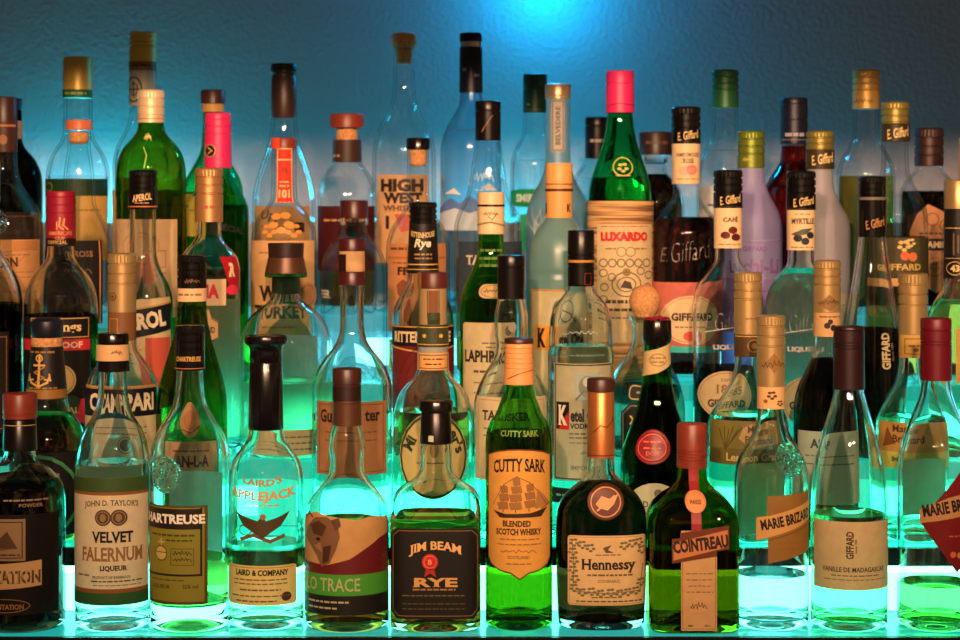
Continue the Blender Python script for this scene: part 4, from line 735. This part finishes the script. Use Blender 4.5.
lab(b, rect(551,100,564,152), (206,196,180), [Fr(552.5,101.5,562.5,150.5,1,(130,110,86)), T('BELVEDERE',557.5,126,4.5,(90,84,80),38,0,90)], 'strip_label')
def tree(x, y, h): return [Ln([(x,y),(x,y-h*.5)],1.2,(236,240,236)), Ln([(x,y-h*.3),(x-h*.3,y-h*.75)],.9,(236,240,236)), Ln([(x,y-h*.35),(x+h*.32,y-h*.8)],.9,(236,240,236)), Ln([(x,y-h*.5),(x-h*.12,y-h)],.8,(236,240,236)), Ln([(x,y-h*.5),(x+h*.15,y-h*.95)],.8,(236,240,236)), Ln([(x-h*.18,y-h*.55),(x-h*.3,y-h*.6)],.7,(236,240,236)), Ln([(x+h*.2,y-h*.6),(x+h*.4,y-h*.62)],.7,(236,240,236))]
prt(b, tree(535,242,34)+tree(543,240,28)+tree(580,242,32), 'printed_trees')
b = bottle('dark_spirit_bottle', 'small dark round bottle with broad dark stopper beside the pink capped bottle', 656, 5, [(155,9.8),(170,10.2),(176,14.5),(184,21),(194,26),(208,28)], CLEAR, DARKR, 174)
capsule(b, 132, 155, 17, 16.6, principled('near_black_wood', (56,34,30), .4, noise=.2), [Mi(645,668,143,3,(110,76,60))], 'stopper'); ringpart(b, [(154.5,9),(155,11.5),(159,12),(163,11.4),(164,10)], CLEAR, 'glass_ring')
b = bottle('liquor_bottle', 'clear bottle with plain dark green cap against the wall at right', 725, 5, [(106,12.6),(136,13.4),(144,17),(152,22),(164,26.5),(180,28)], CLEAR, WATER, 150)
screw(b, 70, 108, 13.4, principled('pine_green_foil', (34,96,52), .4, .2), frac=.5)
lab(b, rect(698,186,752,260), (230,226,214), [Mi(706,744,205,2,(90,110,96))])
b = bottle('red_liqueur_bottle', 'bottle of deep red liqueur with navy cap', 794, 5, [(142,12.4),(160,13.6),(169,18),(178,24),(190,29.5),(204,31)], REDG, REDL, 146)
capsule(b, 98, 144, 13.6, 13.8, NAVY, [Mi(784,803,135,3.4,(170,160,170)), Ln([(781,140),(808,140)],.9,(120,110,130))], grooves=(104,120))
b = bottle('olive_liqueur_bottle', 'bottle of olive brown liquid with blurred yellow cap against the right wall', 866, 5, [(107,12.4),(136,13),(146,17),(156,23),(168,27.5),(184,29)], CLEAR, OLIVL, 176)
screw(b, 70, 109, 13.6, principled('ochre_foil', (186,146,70), .4, .35), [script(862,102,5,18,(70,60,36))], frac=.5)
b = bottle('honey_liqueur_bottle', 'dark bottle with scrolled peach label and ribbed brown cap at right', 929, 5, [(164,12.6),(171,14.5),(177,20),(185,26),(196,28.8),(210,29)], CLEAR, BLACKL, 191)
screw(b, 128, 166, 14.4, principled('umber_foil', (62,38,34), .4, .3), frac=.7)
lab(b, [(908,250),(906,232),(912,214),(922,204),(934,210),(944,216),(950,236),(952,256),(946,280),(930,292),(914,282)], (222,156,104), [Ri(926,219,6,6,1.2,(150,96,60)), Ri(938,225,5,5,1.2,(150,96,60)), Mi(914,944,233,2,(110,66,44)), P([(908,238),(951,238),(951,250),(908,250)],(34,22,20)), T('DRAMBUIE',930,244,6.5,(240,206,160),40,b=.02,L=2), Ri(928,266,9,9,1,(170,110,70)), *leafy(928,266,5,(190,126,84))])
b = bottle('vodka_bottle', 'clear bottle with dark green cap and small green label, behind the silver strip neck', 535, 6, [(111,11.6),(134,12.6),(143,17),(152,21.5),(164,24.5),(178,25)], CLEAR, WATER, 160)
capsule(b, 74, 113, 12, 12, DGRC, [Mi(527,531,105,2,(150,130,90)), Ln([(523,110),(547,110)],.8,(90,100,60))], grooves=(89,))
lab(b, [(511,191),(523,189),(547,189),(559,191),(559,205),(547,207),(523,207),(511,205)], (40,150,70), [T('SMIRNOFF',535,198,8,(220,230,210),42,b=.01)]); lab(b, [(520,214),(550,214),(550,250),(520,250)], (60,190,110), [Mi(525,545,225,1.6,(190,230,190))], 'lower_label')
b = bottle('clear_liqueur_bottle', 'clear bottle with black cap, half behind the pink capped straw wrapped bottle', 597, 6, [(157,11.2),(164,13.5),(171,19),(180,24),(194,25.5)], CLEAR, WATER, 178)
capsule(b, 117, 159, 12, 12, BLKM, [Mi(590,604,141,3,(170,150,130))], grooves=(126,))
# ------------------------------------------------------------------ the stepped display and the room
def px(x, D): return (x-480)*D/F
def obj_tag(o, label=None, cat=None, kind=None):
    if label: o['label'] = label
    if cat: o['category'] = cat
    if kind: o['kind'] = kind
    return o
EDGE = principled('dark_shelf_edge', (14, 16, 18), .25)
HWX = .86
steps = [(-.055, .055, -.425), (.055, .18, -.357), (.18, .30, -.285), (.30, .42, -.212), (.42, .64, -.140)]
rcol = [((.0, 1, .66), 1.0), ((.15, 1, .76), 5.0), ((.02, 1, .60), 1.0), ((.02, 1, .74), .6), ((.1, .8, 1), .6)]
lcol = [None, ((.2, 1, .85), 10), ((.04, 1, .66), 8.), ((.05, 1, .8), 6.), ((.15, .8, 1), 5.5)]
tcol = [((.0, 1, .88), .36), ((.0, 1, .64), .7), ((.0, 1, .66), .5), ((.0, 1, .8), .4), ((.06, .85, 1), .4)]
STEPW = ['lowest lit shelf step, its glossy teal top carrying the front row of bottles', 'second lit shelf step with a dark front edge over a bright glow', 'middle lit shelf step behind two rows of bottles',
    'fourth lit shelf step, mostly hidden by bottles', 'topmost lit shelf step, deepest one, in front of the pale panel']
Z0 = -.475
for i, (ya, yb, z) in enumerate(steps):
    st = bpy.data.objects.new('shelf_step', None); COL.objects.link(st); st.location = (0, ya, CAMZ+Z0)
    st['label'] = STEPW[i]; st['category'] = 'shelf'; st['group'] = 'lit steps of the bar shelf'
    zt = z-Z0; d = yb-ya
    top = glow('lit_acrylic_top', *tcol[i])
    mb = MB(); mb.box(-HWX, 0, zt-.019, HWX, .006, zt-.0005, EDGE if i < 2 else top); mb.build('edge_trim', st, smooth=False)
    mb = MB(); mb.box(-HWX, .006, zt-.016, HWX, d+(.011 if i < 4 else 0), zt, top); mb.build('acrylic_top', st, smooth=False)
    zb = (steps[i-1][2] if i else Z0)-Z0
    mb = MB(); mb.box(-HWX, .013, zb+.0005, HWX, .018, zt-.016, glow('lit_acrylic_riser', *rcol[i]) if i else EDGE); mb.build('riser_panel', st, smooth=False)
    if i == 1:
        mb = MB(); mb.box(-HWX, .0065, zt-.0265, HWX, .0125, zt-.0165, glow('led_and_added_glow', *lcol[i])); mb.build('light_strip', st, smooth=False)
    if i > 1:
        lm = glow('led_and_added_glow', *lcol[i]); rn = random.Random(i); x = -HWX+.05; first = None
        while x < HWX-.05:                    # glowing blocks added to break the riser light into patches
            if first is None:
                mb = MB(); mb.box(-.024, 0, -.016, .024, .006, .016, lm); q = first = mb.build('glow_block', st, smooth=False)
            else:
                q = first.copy(); COL.objects.link(q)
            q.location = (x, .0069, (zb+zt-.016)/2)
            x += rn.uniform(.085, .125)
WALLY = .84
wallm, nt, out = new_mat('painted_plaster')
p = nt.nodes.new('ShaderNodeBsdfPrincipled'); p.inputs['Base Color'].default_value = (*lin((150, 142, 142)), 1); p.inputs['Roughness'].default_value = .55
tc = nt.nodes.new('ShaderNodeTexCoord')
n1 = nt.nodes.new('ShaderNodeTexNoise'); n1.inputs['Scale'].default_value = 150; n1.inputs['Detail'].default_value = 3
n2 = nt.nodes.new('ShaderNodeTexNoise'); n2.inputs['Scale'].default_value = 9; n2.inputs['Detail'].default_value = 2
bp = nt.nodes.new('ShaderNodeBump'); bp.inputs['Strength'].default_value = .4; bp.inputs['Distance'].default_value = .006
bp2 = nt.nodes.new('ShaderNodeBump'); bp2.inputs['Strength'].default_value = .1; bp2.inputs['Distance'].default_value = .02
nt.links.new(tc.outputs['Object'], n1.inputs['Vector']); nt.links.new(tc.outputs['Object'], n2.inputs['Vector'])
nt.links.new(n1.outputs['Fac'], bp.inputs['Height']); nt.links.new(n2.outputs['Fac'], bp2.inputs['Height'])
nt.links.new(bp2.outputs['Normal'], bp.inputs['Normal']); nt.links.new(bp.outputs['Normal'], p.inputs['Normal']); nt.links.new(p.outputs[0], out.inputs[0])
mb = MB(); mb.box(-2.2, WALLY, 0, 2.2, WALLY+.1, 3.0, wallm); obj_tag(mb.build('wall_back', smooth=False), kind='structure')
mb = MB(); mb.box(-2.2, -4.2, -.05, 2.2, WALLY+.1, 0, principled('dark_floor', (40, 34, 30), .5, noise=.2)); obj_tag(mb.build('floor', smooth=False), kind='structure')
mb = MB(); mb.box(-2.2, .668, 0, 2.2, .684, CAMZ-.03, principled('pale_panel', (196, 186, 186), .5, noise=.05)); obj_tag(mb.build('trim_1', smooth=False), kind='structure')
mb = MB(); mb.box(-2.2, -.72, 1.988, 2.2, -.69, 3.0, wallm); obj_tag(mb.build('unseen_soffit', smooth=False), kind='structure')  # thin soffit out of view, placed to cut warm light off the upper wall
mb = MB(); mb.box(-1.3, -.06, 0, 1.3, .66, CAMZ-.475, principled('bar_counter_wood', (34, 24, 20), .35, noise=.3)); obj_tag(mb.build('back_bar_counter', smooth=False), 'dark wooden back bar counter under the lit steps', 'counter')
# ------------------------------------------------------------------ light
def light(name, kind, loc, rgb, power, size=.05, rot=None, spot=None):
    l = bpy.data.lights.new(name, kind); l.color = rgb; l.energy = power
    if kind == 'AREA': l.size = size
    else: l.shadow_soft_size = size
    if spot: l.spot_size = math.radians(spot); l.spot_blend = .8
    o = bpy.data.objects.new(name, l); o.location = loc; COL.objects.link(o)
    if rot: o.rotation_euler = rot
    return o
def aim(o, t):
    o.rotation_euler = (Vector(t)-o.location).to_track_quat('-Z', 'Y').to_euler()
for x, y, z, pw in ((-.42, -2.4, 2.35, 205), (.12, -2.5, 2.36, 185), (.75, -2.4, 2.35, 128)):
    o = light('pendant_bulb', 'SPOT', (x, y, z), (1, .60, .36), pw, .045, spot=38); aim(o, (x*.35, .5, 1.72))
light('blue_wall_lamp', 'POINT', (px(545, 2.8), WALLY-.085, CAMZ+.305), (.0, .44, 1), 2.6, .03)
for x, pw in ((40, .6), (95, 1.9), (140, .8), (440, .2), (500, .75), (550, .65), (700, .3), (865, .22)):
    light('cyan_ledge_lamp', 'POINT', (px(x, 2.76), .765, CAMZ-.045), (.0, .72, 1), pw, .02)
w = bpy.data.worlds.new('warm_room_fill'); scene.world = w; w.use_nodes = True  # warm noise blobs added as fill light, standing in for the unseen room
nt = w.node_tree; bg = nt.nodes['Background']; bg.inputs[1].default_value = .36
tc = nt.nodes.new('ShaderNodeTexCoord'); nz = nt.nodes.new('ShaderNodeTexNoise'); nz.inputs['Scale'].default_value = 3.2; nz.inputs['Detail'].default_value = 2
cr = nt.nodes.new('ShaderNodeValToRGB'); el = cr.color_ramp.elements
el[0].position = .42; el[0].color = (.06, .04, .03, 1); el[1].position = .75; el[1].color = (2.2, 1.1, .5, 1)
m_ = el.new(.56); m_.color = (.32, .18, .1, 1)
nt.links.new(tc.outputs['Generated'], nz.inputs['Vector']); nt.links.new(nz.outputs['Fac'], cr.inputs['Fac']); nt.links.new(cr.outputs['Color'], bg.inputs[0])
# ------------------------------------------------------------------ camera
cd = bpy.data.cameras.new('camera'); cam = bpy.data.objects.new('camera', cd); COL.objects.link(cam)
cam.location = (0, -2.0, CAMZ); cam.rotation_euler = (math.pi/2, 0, 0)
cd.sensor_width = 36; cd.lens = 36*F/960; cd.shift_y = -(320-HZ)/960
cd.dof.use_dof = True; cd.dof.focus_distance = 2.0; cd.dof.aperture_fstop = 8
cd.clip_start = .05
scene.camera = cam
vs = scene.view_settings; vs.view_transform = 'Standard'; vs.look = 'None'; vs.gamma = 1; vs.exposure = 0; vs.use_curve_mapping = False
scene.display_settings.display_device = 'sRGB'
cy = scene.cycles
cy.max_bounces = 40; cy.transmission_bounces = 40; cy.glossy_bounces = 8; cy.diffuse_bounces = 3; cy.transparent_max_bounces = 16
cy.sample_clamp_indirect = 4; cy.blur_glossy = .5; cy.use_denoising = True
